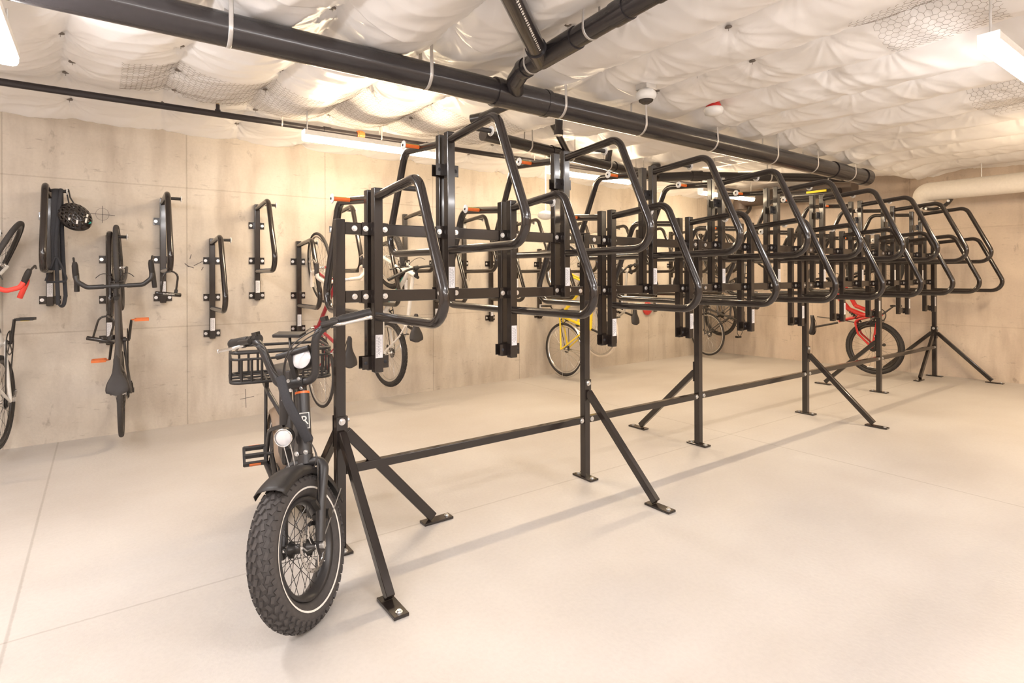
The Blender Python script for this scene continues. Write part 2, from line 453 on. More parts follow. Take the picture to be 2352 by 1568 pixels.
# ------------------------------------------------------------------ lamps of the garage, plus added unseen fill lamps
diffuser = EM('lit_diffuser_warm', LIGHT_WARM, LIGHT_POWER * 1.25)
diffuser_w2 = EM('added_diffuser_far', LIGHT_WARM, LIGHT_POWER * 1.7); diffuser_r = EM('lit_diffuser_right', LIGHT_NEAR, LIGHT_POWER * .62)
diffuser_n = EM('lit_diffuser', LIGHT_NEAR, LIGHT_POWER)
side_r = EM('lit_diffuser_side_right', LIGHT_NEAR, LIGHT_POWER * .2); side_w2 = EM('added_diffuser_side_far', LIGHT_WARM, LIGHT_POWER * .35)
cap_mat = M('translucent_end_cap', (.8, .79, .77), .4); cap_mat.node_tree.nodes['Principled BSDF'].inputs['Emission Color'].default_value = (1, .97, .95, 1); cap_mat.node_tree.nodes['Principled BSDF'].inputs['Emission Strength'].default_value = .12
def strip_light(x, y, along_x, label, z=2.40, L=1.22, group='strip lights', mat=None):
    t = empty('strip_light', label, 'light', (x, y, z), group)
    if not along_x: t.rotation_euler.z = R_(90)
    mb = MB(); mb.box((0, 0, .014), (L, .09, .04)); mb.build('housing', white_paint, t, bevel=.004)
    prof = [(-.04, -.006), (-.04, -.025), (-.033, -.04), (-.018, -.046), (.018, -.046), (.033, -.04), (.04, -.025), (.04, -.006)]
    mb = MB(); n = len(prof)
    vs = [(-L / 2 + .004, a, b) for a, b in prof] + [(L / 2 - .004, a, b) for a, b in prof]
    mb.add(vs, [(i, i + n, (i + 1) % n + n, (i + 1) % n) for i in range(n)], False)
    df = mb.build('diffuser', mat or diffuser, t)
    if mat in (diffuser_r, diffuser_w2):
        df.data.materials.append(side_r if mat is diffuser_r else side_w2)
        for i in (0, n - 2, n - 1): df.data.polygons[i].material_index = 1
    for s in (-1, 1):
        e = MB(); q = [(-.043, .038)] + [(a * 1.06, b * 1.06 + .001) for a, b in prof] + [(.043, .038)]; n = len(q)
        e.add([(s * L / 2 - .004 * s, a, b) for a, b in q] + [(s * L / 2 + .003 * s, a, b) for a, b in q], [tuple(range(n)), tuple(range(2 * n - 1, n - 1, -1))] + [(i, i + n, (i + 1) % n + n, (i + 1) % n) for i in range(n)])
        e.build('end_cap', cap_mat, t)
        wx, wy = (x + s * (L / 2 - .03), y) if along_x else (x, y + s * (L / 2 - .03))
        h = tz(wx, wy) + .02 - z
        MB().cyl((s * (L / 2 - .03), 0, .03), (s * (L / 2 - .03), 0, max(h, .12)), .006, n=8).build('hanger_rod', steel, t)
    return t
strip_light(.883, 1.86, True, 'long lit strip light left of the two upper hoops, beyond the e-bike basket', z=2.41)
strip_light(3.38, 1.87, True, 'lit strip light seen through the second upper hoop, middle of its row', z=2.41)
strip_light(6.0, 1.90, True, 'small lit strip light farthest away, behind the fourth upper hoop', z=2.41)
strip_light(3.02, -1.83, True, 'lit strip light cut off at the right edge, hanging on a rod', z=2.41, mat=diffuser_r)
strip_light(-1.375, .40, False, 'lit strip light cut off at the left edge, end tip showing', z=2.385, mat=diffuser_n)
for k, (x, y) in enumerate([(.35, -2.6), (5.6, -1.83), (-2.2, -3.2), (.45, -5.0), (3.0, -4.6), (5.6, -4.6), (-3.4, .2), (-3.0, -.9), (-1.0, -3.9)]):  # unseen lamps added to brighten the ceiling, walls and floor
    strip_light(x, y, True, 'added strip light for fill, out of view on the camera side of the garage', mat=diffuser_w2 if x > 4 else diffuser_n, group='added fill strip lights out of view')

# ------------------------------------------------------------------ free-standing two-sided bike rack
POSTS = [-.088, 1.510, 2.695, 4.328, 5.935, 7.590]
frame = empty('bike_rack_frame', 'long free-standing black steel frame carrying hoop racks on both sides', 'bike rack', (0, 0, 0))
PH = 1.574; PW = .046
def bolt(mb, p, d, r=.012, h=.009):
    p = Vector(p); d = Vector(d); mb.cyl(p, p + d * .003, r * 1.25, n=14); mb.cyl(p + d * .003, p + d * h, r * .8, n=6)
for i, x in enumerate(POSTS):
    p = MB().box((x, 0, PH / 2 + .004), (PW, PW, PH - .008)).build('post', black, frame, bevel=.004)
    pl = MB().box((x, 0, .006), (.07, .17, .012)).build('foot_plate', black, frame, bevel=.002)
    b = MB()
    for s in (-1, 1): bolt(b.mark(), (x, s * .062, .012), (0, 0, 1))
    b.pieces('anchor_bolt', steel, pl)
for i in range(5):
    a, b = POSTS[i] + PW / 2 + .001, POSTS[i + 1] - PW / 2 - .001
    for z in (1.532, 1.203):
        rl = MB().box(((a + b) / 2, 0, z), (b - a, .036, .058)).build('rail', black, frame, bevel=.004)
        bm = MB()
        for q in (a + .045, b - .03):
            for s in (-1, 1): bolt(bm.mark(), (q, s * .018, z), (0, s, 0), .011)
        bm.pieces('rail_bolt', steel, rl)
    bmx = MB().box(((a + b) / 2, 0, .375), (b - a, .036, .042)).build('lower_beam', black, frame, bevel=.003)
    bm = MB()
    for q in (a + .02, b - .02): bolt(bm.mark(), (q, -.018, .375), (0, -1, 0), .012)
    bm.pieces('beam_bolt', steel, bmx)
def brace(x, dx, dy):
    d = Vector((dx, dy, 0)); L = d.length; d.normalize(); n = Vector((-d.y, d.x, 0))
    base = Vector((x, 0, 0))
    a = base + d * (PW / 2 + .008) + Vector((0, 0, .555)); b = base + d * (L - .01) + Vector((0, 0, .028))
    mb = MB(); mb.beam(a, b, .036 if dy else .030, .042 if dy else .05, up=(0, 0, 1)); br = mb.build('brace', black, frame, bevel=.004)
    r = Matrix((d, n, Vector((0, 0, 1)))).transposed()
    mb = MB(); mb.box(base + d * (PW / 2 + .004) + Vector((0, 0, .56)), (.007, .05, .15), r); mb.build('brace_bracket', black, br)
    mb = MB(); mb.box(base + d * (L + .015) + Vector((0, 0, .0065)), (.17, .062, .013), r); mb.build('foot_plate', black, br, bevel=.002)
    mb = MB(); bolt(mb.mark(), base + d * (L + .075) + Vector((0, 0, .013)), (0, 0, 1), .011); bolt(mb.mark(), base + d * (PW / 2 + .008) + Vector((0, 0, .612)), d, .013, .014)
    mb.pieces('brace_bolt', steel, br)
for x, dx, dy in [(POSTS[0], 0, -.585), (POSTS[0], 0, .585), (POSTS[0], .505, 0), (POSTS[1], 0, -.585), (POSTS[2], 0, .585), (POSTS[3], 0, -.585), (POSTS[4], 0, .585),
                  (POSTS[5], 0, -.585), (POSTS[5], 0, .585), (POSTS[5], -.5, 0)]:
    brace(x, dx, dy)

# one hoop rack unit; local: x along the row, -y out of the row, z from the foot of the upright
def unit_mesh(orange_peg):
    me = {}
    me['upright'] = MB().box((0, 0, .45), (.046, .042, .90)).mesh('upright', black)
    path = rounded([(0, -.018, .858), (0, -.445, .892), (0, -.728, .276), (0, -.018, .272)], [.085, .105], 9)
    me['hoop'] = MB().tube(path, .0215, 18).mesh('hoop', black)
    me['br'] = MB().box((0, .0235, 0), (.135, .006, .062)).box((-.0255, .01, 0), (.005, .03, .062)).box((.0255, .01, 0), (.005, .03, .062)).mesh('mounting_bracket', black)
    b = MB()
    bolt(b, (0, .0205, 0), (0, -1, 0), .011)
    me['bolt'] = b.mesh('bracket_bolt', steel)
    me['peg'] = MB().cyl((.018, -.225, .8755), (.112, -.225, .8755), .0125, n=16).mesh('peg', black_matte)
    m = Matrix.Translation((.112, -.225, .8755)) @ Matrix.Rotation(R_(-90), 4, 'Z')
    me['cap'] = MB().lathe([(0, 0), (.025, 0), (.0265, .003), (.024, .007), (0, .008)], 20, m).mesh('peg_cap', white_plastic)
    me['screw'] = MB().lathe([(0, .0075), (.008, .0075), (.007, .011), (0, .0115)], 6, m).mesh('cap_screw', dark_metal)
    s = MB(); n = 7; st = []
    for a0, a1, r in ((35, 100, .0142),):
        pass
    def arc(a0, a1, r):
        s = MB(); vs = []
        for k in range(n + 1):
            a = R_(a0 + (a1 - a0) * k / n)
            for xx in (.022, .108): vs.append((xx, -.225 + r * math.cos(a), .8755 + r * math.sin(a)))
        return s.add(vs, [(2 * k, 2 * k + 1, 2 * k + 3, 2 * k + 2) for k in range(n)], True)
    me['stripe'] = arc(-62, 32, .0137).mesh('orange_stripe', orange)  # orange strip along one side of the peg only
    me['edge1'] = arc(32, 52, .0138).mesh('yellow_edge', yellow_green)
    me['label'] = MB().box((0, -.0216, .128), (.036, .0012, .112)).mesh('instruction_label', label_mat)
    t = MB()
    for k, (xx, l) in enumerate(((-.0115, .1), (-.004, .075), (.0025, .085), (.0085, .06))):
        rr = random.Random(k); z = .128 - l / 2
        while z < .128 + l / 2:
            q = rr.uniform(.006, .016); t.box((xx, -.0223, z + q / 2), (.0022 if k else .003, .0006, q)); z += q + .003
    me['print'] = t.mesh('label_print', grey_ink)
    return me
UM = unit_mesh(True)
def make_unit(orange_peg):
    r = empty('hoop_rack', '-', 'bike rack')
    def part(key, name, parent=r, loc=(0, 0, 0), bevel=0):
        o = bpy.data.objects.new(name, UM[key]); COL.objects.link(o); o.parent = parent; o.location = loc
        if bevel:
            b = o.modifiers.new('bevel', 'BEVEL'); b.width = bevel; b.segments = 2; b.limit_method = 'ANGLE'
        return o
    part('upright', 'upright', bevel=.004); part('hoop', 'hoop')
    for z in (.045, .37, .70):
        b = part('br', 'mounting_bracket', loc=(0, 0, z)); part('bolt', 'bracket_bolt', b, (.05, 0, 0)); part('bolt', 'bracket_bolt', b, (-.05, 0, 0))
    p = part('peg', 'peg'); c = part('cap', 'peg_cap', p); part('screw', 'cap_screw', p)
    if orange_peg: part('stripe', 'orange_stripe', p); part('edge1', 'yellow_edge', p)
    l = part('label', 'instruction_label'); part('print', 'label_print', l)
    l['label'] = 'silver label with small print'
    return r
U_plain = make_unit(False); U_wall = make_unit(False); U_wall.location.z = 5; U_orange = make_unit(True)
used = set()
def place_unit(src, loc, rz, label, group):
    o = src if id(src) not in used else copy_tree(src)
    used.add(id(src))
    o.location = loc; o.rotation_euler.z = rz; tag(o, label, 'bike rack', group); return o
ORD = ['first', 'second', 'third', 'fourth', 'fifth', 'sixth', 'seventh', 'eighth', 'ninth', 'tenth', 'eleventh', 'twelfth']
def ux(n): return .407 * n - .323
for n in range(1, 20):
    row = 'lower' if n % 2 else 'upper'; k = ORD[(n - 1) // 2]
    z = .832 if n % 2 else 1.165
    place_unit(U_plain, (ux(n), -.046, z), 0, f"{k} {row} black hoop rack from the near end, frame side facing the camera", f'{row} hoop racks on the near side of the frame')
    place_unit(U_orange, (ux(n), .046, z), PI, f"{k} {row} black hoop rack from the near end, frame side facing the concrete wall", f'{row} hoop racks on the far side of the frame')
HOLE = MB().lathe([(0, .0198), (.009, .0198), (.0095, .0212)], 16, Matrix.Scale(1, 4)).mesh('bolt_hole', dark_ink)
for o in [q for q in COL.objects if q.name.startswith('hoop_rack') and q is not U_wall and not q.parent]:
    free = .045 if o.location.z < 1 else .70          # the bracket that clears the rails carries no bolts
    for c in o.children:
        if c.name.startswith('mounting_bracket') and abs(c.location.z - free) < .01:
            for q in c.children: q.data = HOLE; q.name = 'bolt_hole'
def wx(k): return -1.333 + .3775 * k
def nth(n): return f"{n}{'th' if n % 100 in (11, 12, 13) else {1: 'st', 2: 'nd', 3: 'rd'}.get(n % 10, 'th')}"
WALL_LABEL = {-1: 'lower wall hoop rack at the left edge behind the bike with red tape', 0: 'upper wall hoop rack hung with black straps and a helmet',
  1: 'lower wall hoop rack holding the charcoal road bike', 2: 'upper wall hoop rack with a lettered U-lock hooked on its hoop',
  3: 'empty lower wall hoop rack right of the one with the lettered U-lock', 4: 'empty upper wall hoop rack above the e-bike handlebar grip',
  5: 'lower wall hoop rack holding the dark red road bike', 6: 'upper wall hoop rack half hidden by the nearest frame post', 7: 'lower wall hoop rack holding the white mountain bike',
  13: 'lower wall hoop rack holding the yellow city bike', 15: 'lower wall hoop rack holding the silver bike', 21: 'lower wall hoop rack holding the black bike near the far corner', 22: 'upper wall hoop rack in the far corner holding a dark bike'}
for k in range(-1, 23):
    row = 'upper' if k % 2 == 0 else 'lower'
    lab = WALL_LABEL.get(k) or f"empty {row} wall hoop rack, {nth(k + 2)} from the left along the concrete wall"
    place_unit(U_wall, (wx(k), WY - .0275, (1.165 if k % 2 == 0 else .832) - .085), 0, lab, f'{row} hoop racks on the concrete wall')

# ------------------------------------------------------------------ pipes and fittings overhead
def strap_ring(mb, c, ax, r, top, w=.022):
    """flat steel hanger strap: loop under a pipe and two legs up to the height top"""
    ax = Vector(ax).normalized(); c = Vector(c); up = Vector((0, 0, 1)); sd = up.cross(ax).normalized()
    pts = [c + sd * r * .9 + up * (top - c.z)]
    for k in range(17):
        a = PI * k / 16; pts.append(c + sd * r * math.cos(a) - up * r * math.sin(a))
    pts.append(c - sd * r * .9 + up * (top - c.z))
    mb.tube(pts, (.0022, w / 2), 8, radii=[(w / 2, .0018)] * len(pts), flat=ax)
A = Vector((-.473, .413, 2.52)); B = Vector((5.985, .162, 2.40)); D = (B - A).normalized()
PR = .083
mainp = empty('drain_pipe', 'thick black drain pipe running overhead the length of the rack with side branch', 'pipe', A)
def loc(v): return Vector(v) - A
A0 = A - D * 3.4; 
def at_px(frac): return A + (B - A) * frac
MB().tube([loc(A0), loc(B)], PR, 36).build('pipe', abs_pipe, mainp)
W = A + D * 1.72          # where the branch joins
cp = MB()
for a, b, r in ((W - D * .17, W + D * .2, PR * 1.09), (W - D * .20, W - D * .16, PR * 1.13), (W + D * .2, W + D * .235, PR * 1.13), (B - D * .72, B - D * .5, PR * 1.1), (B - D * .07, B + D * .05, PR * 1.12)):
    cp.mark().cyl(loc(a), loc(b), r, n=36)
cp.pieces('coupling', abs_pipe, mainp)
MB().cyl(loc(B + D * .02), loc(B + D * .058), PR * 1.06, PR * .98, n=36).build('end_cap', abs_pipe, mainp)
for s in (-1.9, -.02, 1.045, 2.06, 2.85, 3.72, 4.62, 5.33, 6.1):
    c = A + D * s; st = MB(); strap_ring(st, loc(c), D, PR * (1.01), tz(c.x, c.y) + .03 - A.z); st.build('hanger_strap', galv, mainp)
# branch pipe
br_dir = Vector((-.09, -1, .0)).normalized()
b0 = W + Vector((.0, -.02, .06)); b1 = Vector((1.075, .075, 2.555)); b2 = b1 + br_dir * 1.9
BR = .055
bp = MB().tube(rounded([loc(W + Vector((-.0, .03, .0))), loc(b1 + Vector((.03, .12, -.03))), loc(b1), loc(b2)], .06, 8), BR, 28).build('branch_pipe', abs_pipe, mainp)
fit = MB()
for s, l, k in ((.0, .05, 1.12), (.2, .34, 1.12), (.84, .1, 1.1), (1.12, .1, 1.1)):
    fit.mark().cyl(loc(b1 + br_dir * s), loc(b1 + br_dir * (s + l)), BR * k, n=28)
y0 = b1 + br_dir * .2; yd = Vector((-.755, -.655, .0)).normalized()
fit.mark().tube([loc(y0), loc(y0 + yd * .17)], BR * 1.1, 28); fit.pieces('branch_fitting', abs_pipe, bp)
MB().tube([loc(y0), loc(y0 + yd * 1.8)], BR * .94, 28).build('side_branch', abs_pipe, bp)
pm = MB()
for k in range(46):
    q = y0 + yd * (.22 + k * .024); nrm = Vector((.45, -.45, -.75)).normalized(); nrm = (nrm - yd * nrm.dot(yd)).normalized()
    pm.beam(loc(q + nrm * BR * .945), loc(q + nrm * BR * .945 + yd * random.uniform(.008, .018)), .014 * random.uniform(.6, 1), .0008, up=nrm)
pm.build('pipe_print', white_paint, bp)
st = MB()
for s in (.1, .66):
    c = b1 + br_dir * s; strap_ring(st.mark(), loc(c), br_dir, BR * 1.02, tz(c.x, c.y) + .03 - A.z, .018)
st.pieces('branch_strap', galv, bp)

# sprinkler line near the left wall
SP = empty('sprinkler_pipe', 'thin black sprinkler pipe along the concrete wall above the hanging bikes', 'pipe', (0, 2.3, 2.585))
MB().tube([(-4, 0, 0), (6.9, 0, 0)], .0245, 18).build('pipe', iron_pipe, SP)
def head(x, nm='sprinkler_head'):
    h = MB(); h.cyl((x, 0, .02), (x, 0, .075), .014, n=12); h.cyl((x, 0, .02), (x, 0, .035), .02, n=8); h.build('riser', iron_pipe, SP)
    h = MB(); h.cyl((x, 0, .075), (x, 0, .088), .012, n=8)
    for s in (-1, 1): h.tube(rounded([(x + s * .01, 0, .085), (x + s * .016, 0, .1), (x + s * .003, 0, .118)], .006, 4), .0028, 6)
    h.cyl((x, 0, .118), (x, 0, .121), .016, n=14); hd = h.build('sprinkler_head', brass, SP)
brass = M('brass', (.6, .42, .16), .3, .9)
for x in (-.26, 1.74, 4.2): head(x)
oc = MB(); oc.cyl((.87, 0, 0), (.935, 0, 0), .036, n=8); oc.cyl((.885, 0, 0), (.92, 0, 0), .041, n=16); oc.build('orange_coupling', orange_plastic, SP)
cpm = MB()
for x in (.6, 1.6, 3.1): cpm.mark().cyl((x - .03, 0, 0), (x + .03, 0, 0), .031, n=16)
cpm.pieces('coupling', iron_pipe, SP)
for x in (-1.6, .22, 1.1, 2.9, 4.6):
    h = MB(); strap_ring(h, (x, 0, 0), (1, 0, 0), .026, tz(x, 2.3) + .02 - 2.585, .014); h.build('hanger_strap', galv, SP)

# second set of drain pipes in the middle of the garage
mp = empty('waste_pipe', 'medium black waste pipe with elbows and drops beyond the upper hoops', 'pipe', (2.0, 1.45, 2.47))
o = Vector((2.0, 1.45, 2.47))
MB().tube(rounded([Vector(p) - o for p in ((1.62, 1.36, 2.50), (4.30, 1.72, 2.455), (4.52, 1.45, 2.455), (6.35, .36, 2.45))], .12, 8), .052, 24).build('pipe', abs_pipe, mp)
c = MB()
dv = Vector((2.68, .36, -.045)).normalized()
for t in (.9, 1.9): p = Vector((1.62, 1.36, 2.50)) + dv * t - o; c.mark().cyl(p - dv * .05, p + dv * .05, .06, n=24)
p = Vector((4.21, 1.71, 2.455)) - o; c.mark().cyl(p - dv * .06, p + dv * .05, .062, n=24)
dv2 = Vector((1.83, -1.09, 0)).normalized(); p = Vector((4.6, 1.40, 2.455)) - o; c.mark().cyl(p - dv2 * .05, p + dv2 * .07, .062, n=24)
c.mark().cyl(Vector((4.28, 1.72, 2.46)) - o, Vector((4.28, 1.72, 2.6)) - o, .058, n=24)
c.pieces('coupling', abs_pipe, mp)
s = MB()
for t in (.55, 1.15, 1.75, 2.35): p = Vector((1.62, 1.36, 2.50)) + dv * t - o; strap_ring(s.mark(), p, dv, .054, tz(*(p + o).xy) + .02 - o.z, .018)
for t in (.3, 1.0, 1.7): p = Vector((4.52, 1.45, 2.455)) + dv2 * t - o; strap_ring(s.mark(), p, dv2, .054, tz(*(p + o).xy) + .02 - o.z, .018)
s.pieces('hanger_strap', galv, mp)
dr = MB(); dr.mark().tube([Vector((2.72, 1.5, 2.485)) - o, Vector((2.3, 1.28, 2.72)) - o], .03, 18); dr.mark().tube([Vector((3.35, 1.59, 2.5)) - o, Vector((3.33, 1.52, 2.74)) - o], .034, 18); dr.pieces('drop_pipe', abs_pipe, mp)
sp = MB(); sp.tube([Vector((1.30, .86, 2.515)) - Vector((1.3, .86, 2.515)), Vector((.1, -.42, .055))], .03, 18); sp.cyl((-.03, .03, 0), (.03, -.06, .01), .036, n=18)
so = sp.build('pipe_stub', abs_pipe, None, (1.33, 1.0, 2.505)); tag(so, 'short black pipe stub poking out under the thick drain pipe', 'pipe')
sb = MB(); sb.cyl((0, 0, 0), (.0, -.01, .16), .033, n=18); sb.cyl((0, 0, -.012), (0, 0, .03), .04, n=18)
so = sb.build('pipe_cleanout', abs_pipe, None, (2.13, .97, 2.5)); tag(so, 'capped black pipe end hanging down just below the thick drain pipe', 'pipe')

# pipes along the far wall
ip = empty('insulated_pipe', 'thick white insulated pipe hanging along the far wall at the right', 'pipe', (7.25, -.45, 2.315))
pts = rounded([(.12, .47, -.14), (.0, .47, 0), (0, -5.6, 0)], .1, 10)
MB().tube(pts, .112, 32).build('insulation', insul, ip)
MB().tube([(0, -.9, 0), (0, -.78, 0)], .1145, 32).build('joint_tape', white_paint, ip)
for y in (-.12, -1.2):
    MB().cyl((0, y, .1), (0, y, tz(7.25, y - .45) + .02 - 2.315), .006, n=8).build('hanger_rod', steel, ip)
ck = MB(); arc = [(.03, .36 - .19 * math.cos(a), -.06 - .155 * math.sin(a)) for a in [PI * k / 14 for k in range(15)]]
ck.tube(arc, .02, 8, radii=[(.045, .02)] * 15, flat=(1, 0, 0)); k_ = ck.build('clamp', black_matte, ip)
b_ = MB()
for a in (.5, 1.1, 1.9, 2.6): bolt(b_.mark(), (-.018, .36 - .19 * math.cos(a), -.06 - .155 * math.sin(a)), (-1, 0, 0), .012, .012)
b_.pieces('clamp_bolt', steel, k_)
dp = empty('dark_pipe', 'thick dark pipe with an elbow along the far wall behind the upper hoops', 'pipe', (7.15, 2.3, 2.475))
MB().tube(rounded([(0, .12, -.35 + .2), (0, .12, 0), (0, -1.55, .0)], .12, 10), .115, 30).build('pipe', insul_dark, dp)
MB().tube([(.02, .28 - .21 * math.cos(a) - .1, -.1 - .16 * math.sin(a)) for a in [PI * k / 12 for k in range(13)]], .02, 8, radii=[(.045, .02)] * 13, flat=(1, 0, 0)).build('clamp', black_matte, dp)
bg = MB(); bg.tube([(0, -.55, .03), (0, -1.45, -.0)], .065, 20); bg.build('joined_pipe', abs_pipe, dp, (-.2, 0, -.08))
MB().box((-.32, -1.2, -.05), (.02, .26, .028)).build('yellow_tag', reflector_yellow, dp)

# ------------------------------------------------------------------ devices on the ceiling
x, y = 2.02, -.075; z = tz(x, y)
dc = empty('security_camera', 'white dome camera with dark glass hanging from the white ceiling film', 'camera', (x, y, z))
MB().box((0, 0, -.012), (.10, .10, .05)).build('mounting_box', steel, dc, bevel=.004)
MB().lathe([(0, -.035), (.05, -.035), (.068, -.055), (.07, -.075), (.058, -.1), (.05, -.104)], 28, Matrix.Rotation(R_(90), 4, 'X') @ Matrix.Scale(-1, 4, (0, 1, 0)) @ Matrix.Scale(-1, 4, (0, 1, 0))).build('housing', white_plastic, dc)
MB().lathe([(.052, -.1), (.045, -.115), (.025, -.128), (0, -.132)], 28, Matrix.Rotation(R_(90), 4, 'X')).build('dome', smoke_dark, dc)
x, y = 2.86, -.03; z = tz(x, y)
fa = empty('fire_alarm', 'round white fire alarm with a red top on the white ceiling film', 'alarm', (x, y, z - .01))
RX = Matrix.Rotation(R_(90), 4, 'X')
MB().lathe([(0, .02), (.04, .02), (.062, -.035), (.06, -.04), (0, -.04)], 28, RX).build('red_base', red_paint, fa)
MB().lathe([(0, -.038), (.07, -.038), (.074, -.055), (.066, -.085), (.03, -.1), (0, -.102)], 28, RX).build('body', white_plastic, fa)
x, y = 2.83, 2.0
pd = empty('pendant_sensor', 'white oval globe hanging on a rod before the concrete wall', 'lamp', (x, y, 1.945))
MB().ball((0, 0, 0), .085, 24, 14, (1, 1, .58)).build('globe', white_plastic, pd)
MB().cyl((0, 0, .045), (0, 0, tz(x, y) + .02 - 1.945), .007, n=8).build('rod', white_paint, pd)
fx = empty('flexible_conduit', 'two short flexible metal conduits hanging beside the right strip light', 'conduit', (3.35, -1.98, 2.45))
for d in (-.035, .035):
    cc = MB(); pts = [(d * (1 - t) * 1.0 + .01 * t, d * .8 * (1 - t), .30 - .3 * t) for t in [k / 12 for k in range(13)]]
    cc.tube(pts, .011, 10, radii=[.011 + (.0012 if k % 2 else 0) for k in range(13)]); cc.build('conduit', galv, fx)
# red disc against the wall
rd = MB().lathe([(0, 0), (.1, 0), (.104, .008), (.09, .03), (.04, .045), (0, .048)], 30, Matrix.Rotation(PI, 4, 'Z')).build('red_disc', red_paint, None, (5.68, WY - .001, .80))
tag(rd, 'round red disc on the concrete wall, peeking below a lower hoop', 'disc')

# ------------------------------------------------------------------ bicycles
# bike space: x forward, y to the rider's left, z up; rear axle at the origin
def make_wheel(root, name, M0, r, tw, rim_mat, tyre_mat, spoke_mat, nsp=28, knobs=0, line=None, rotor=0, hub_r=.018, hub_w=.045, disc_cog=0, rim_h=.022):
    rt = r - tw                                # tyre bead radius
    prof = [(rt + .004, -tw * .36), (rt - rim_h * .4, -tw * .30), (rt - rim_h, -.006), (rt - rim_h, .006), (rt - rim_h * .4, tw * .30), (rt + .004, tw * .36)]
    w = MB().lathe(prof, 56, closed=True).build(name, rim_mat, root); w.matrix_basis = M0
    tp = [(r - tw / 2 + tw / 2 * math.cos(a), tw / 2 * math.sin(a)) for a in [2 * PI * k / 14 for k in range(14)]]
    ty = MB().lathe(tp, 64, closed=True)
    if knobs:
        for k in range(knobs):
            for row in range(-3, 4):
                a = 2 * PI * (k + (.5 if row % 2 else 0)) / knobs; phi = row * R_(21)
                rr = r - tw / 2 + (tw / 2 + .0015) * math.cos(phi); yy = (tw / 2 + .0015) * math.sin(phi)
                er = Vector((math.cos(a), 0, math.sin(a))); et = Vector((-math.sin(a), 0, math.cos(a))); ey = Vector((0, 1, 0))
                nn = er * math.cos(phi) + ey * math.sin(phi); tt = nn.cross(et)
                l = 2 * PI * r / knobs
                tilt = Matrix.Rotation(R_(18 if row % 2 else -22) * (1 if row >= 0 else -1), 3, nn)
                m3 = Matrix((tilt @ et, tilt @ tt, nn)).transposed()
                ty.box(er * rr + ey * yy, (l * (.62 if abs(row) < 3 else .4), tw * (.125 if abs(row) < 3 else .15), .0075 if tw > .06 else .006), m3)
    ty.build('tyre', tyre_mat, w)
    if line:
        for s in (-1, 1):
            q = tw / 2 + .0012; a0, a1 = R_(100), R_(108)
            pr = [(r - tw / 2 + q * math.cos(a), s * q * math.sin(a)) for a in (a0, (a0 + a1) / 2, a1)]
            MB().lathe(pr, 64).build('reflective_line', line, w)
    sp = MB()
    for k in range(nsp):
        a = 2 * PI * k / nsp; sd = 1 if k % 2 else -1; off = R_(62) * (1 if (k // 2) % 2 else -1)
        p0 = Vector((hub_r * math.cos(a + off), sd * hub_w * .62, hub_r * math.sin(a + off)))
        p1 = Vector(((rt - rim_h) * math.cos(a), 0, (rt - rim_h) * math.sin(a)))
        sp.cyl(p0, p1, .0012, n=4, cap=False)
    sp.build('spokes', spoke_mat, w)
    hb = MB().lathe([(.006, -hub_w * 1.1), (.010, -hub_w * .95), (hub_r, -hub_w * .66), (hub_r, -hub_w * .56), (hub_r * .6, -hub_w * .45), (hub_r * .6, hub_w * .45), (hub_r, hub_w * .56), (hub_r, hub_w * .66), (.010, hub_w * .95), (.006, hub_w * 1.1)], 18)
    hb.build('hub', dark_metal if hub_r > .03 or rotor else chrome, w)
    if rotor:
        ro = MB(); y = hub_w * .86; n = 48
        ro.lathe([(rotor - .016, y - .001), (rotor, y - .001), (rotor, y + .001), (rotor - .016, y + .001)], n, closed=True, smooth=False)
        for k in range(6):
            a = k * PI / 3; pts = [Vector((q * math.cos(a + .5 * t), y, q * math.sin(a + .5 * t))) for q, t in ((.018, 0), (rotor * .5, .35), (rotor - .01, 1))]
            ro.tube(pts, .003, 6)
        ro.build('brake_rotor', chrome, w)
        hl = MB()
        for k in range(36):
            a = 2 * PI * k / 36; q = rotor - .008 + (.004 if k % 2 else -.004); hl.cyl((q * math.cos(a), y - .0016, q * math.sin(a)), (q * math.cos(a), y + .0016, q * math.sin(a)), .0022, n=6)
        hl.build('rotor_hole', dark_metal, w)
    if disc_cog:
        cg = MB()
        for k in range(4): cg.lathe([(.012, -hub_w * .7 - .005 * k), (disc_cog - .006 * k, -hub_w * .7 - .005 * k), (disc_cog - .006 * k, -hub_w * .7 - .005 * k - .002), (.012, -hub_w * .7 - .005 * k - .002)], 26, closed=True, smooth=False)
        cg.build('cassette', dark_metal, w)
    return w
def saddle_mesh(L=.27, wr=.072, wn=.02, h=.045):
    mb = MB(); ns, nc = 14, 12; vs = []
    for i in range(ns + 1):
        t = i / ns; x = -L * .42 + L * t
        w = wn + (wr - wn) / (1 + math.exp((t - .42) * 11)); 
        e = min(1, max(.05, (1 - (2 * t - 1) ** 12))) ** .5; w *= e
        for j in range(nc):
            a = 2 * PI * j / nc; zz = math.sin(a); yy = math.cos(a)
            vs.append((x, w * yy, (.012 if zz > 0 else h * (.9 if abs(yy) > .5 else .55)) * zz + .012 * (2 * t - 1) ** 2))
    fs = [(i * nc + j, i * nc + (j + 1) % nc, (i + 1) * nc + (j + 1) % nc, (i + 1) * nc + j) for i in range(ns) for j in range(nc)]
    mb.add(vs, fs, True); mb.add(vs[:nc], [tuple(range(nc - 1, -1, -1))]); mb.add(vs[-nc:], [tuple(range(nc))])
    return mb
def pedal_mesh(mb, c, s, w=.095, l=.085, th=.02):
    """open cage pedal; axle along y"""
    c = Vector(c)
    for dz in (-l / 2, 0, l / 2): mb.box(c + Vector((0, s * w / 2, dz)), (th * (.6 if dz == 0 else 1), w, .012))
    for yy in (.008, w - .004): mb.box(c + Vector((0, s * yy, 0)), (th * .9, .01, l))
    return mb
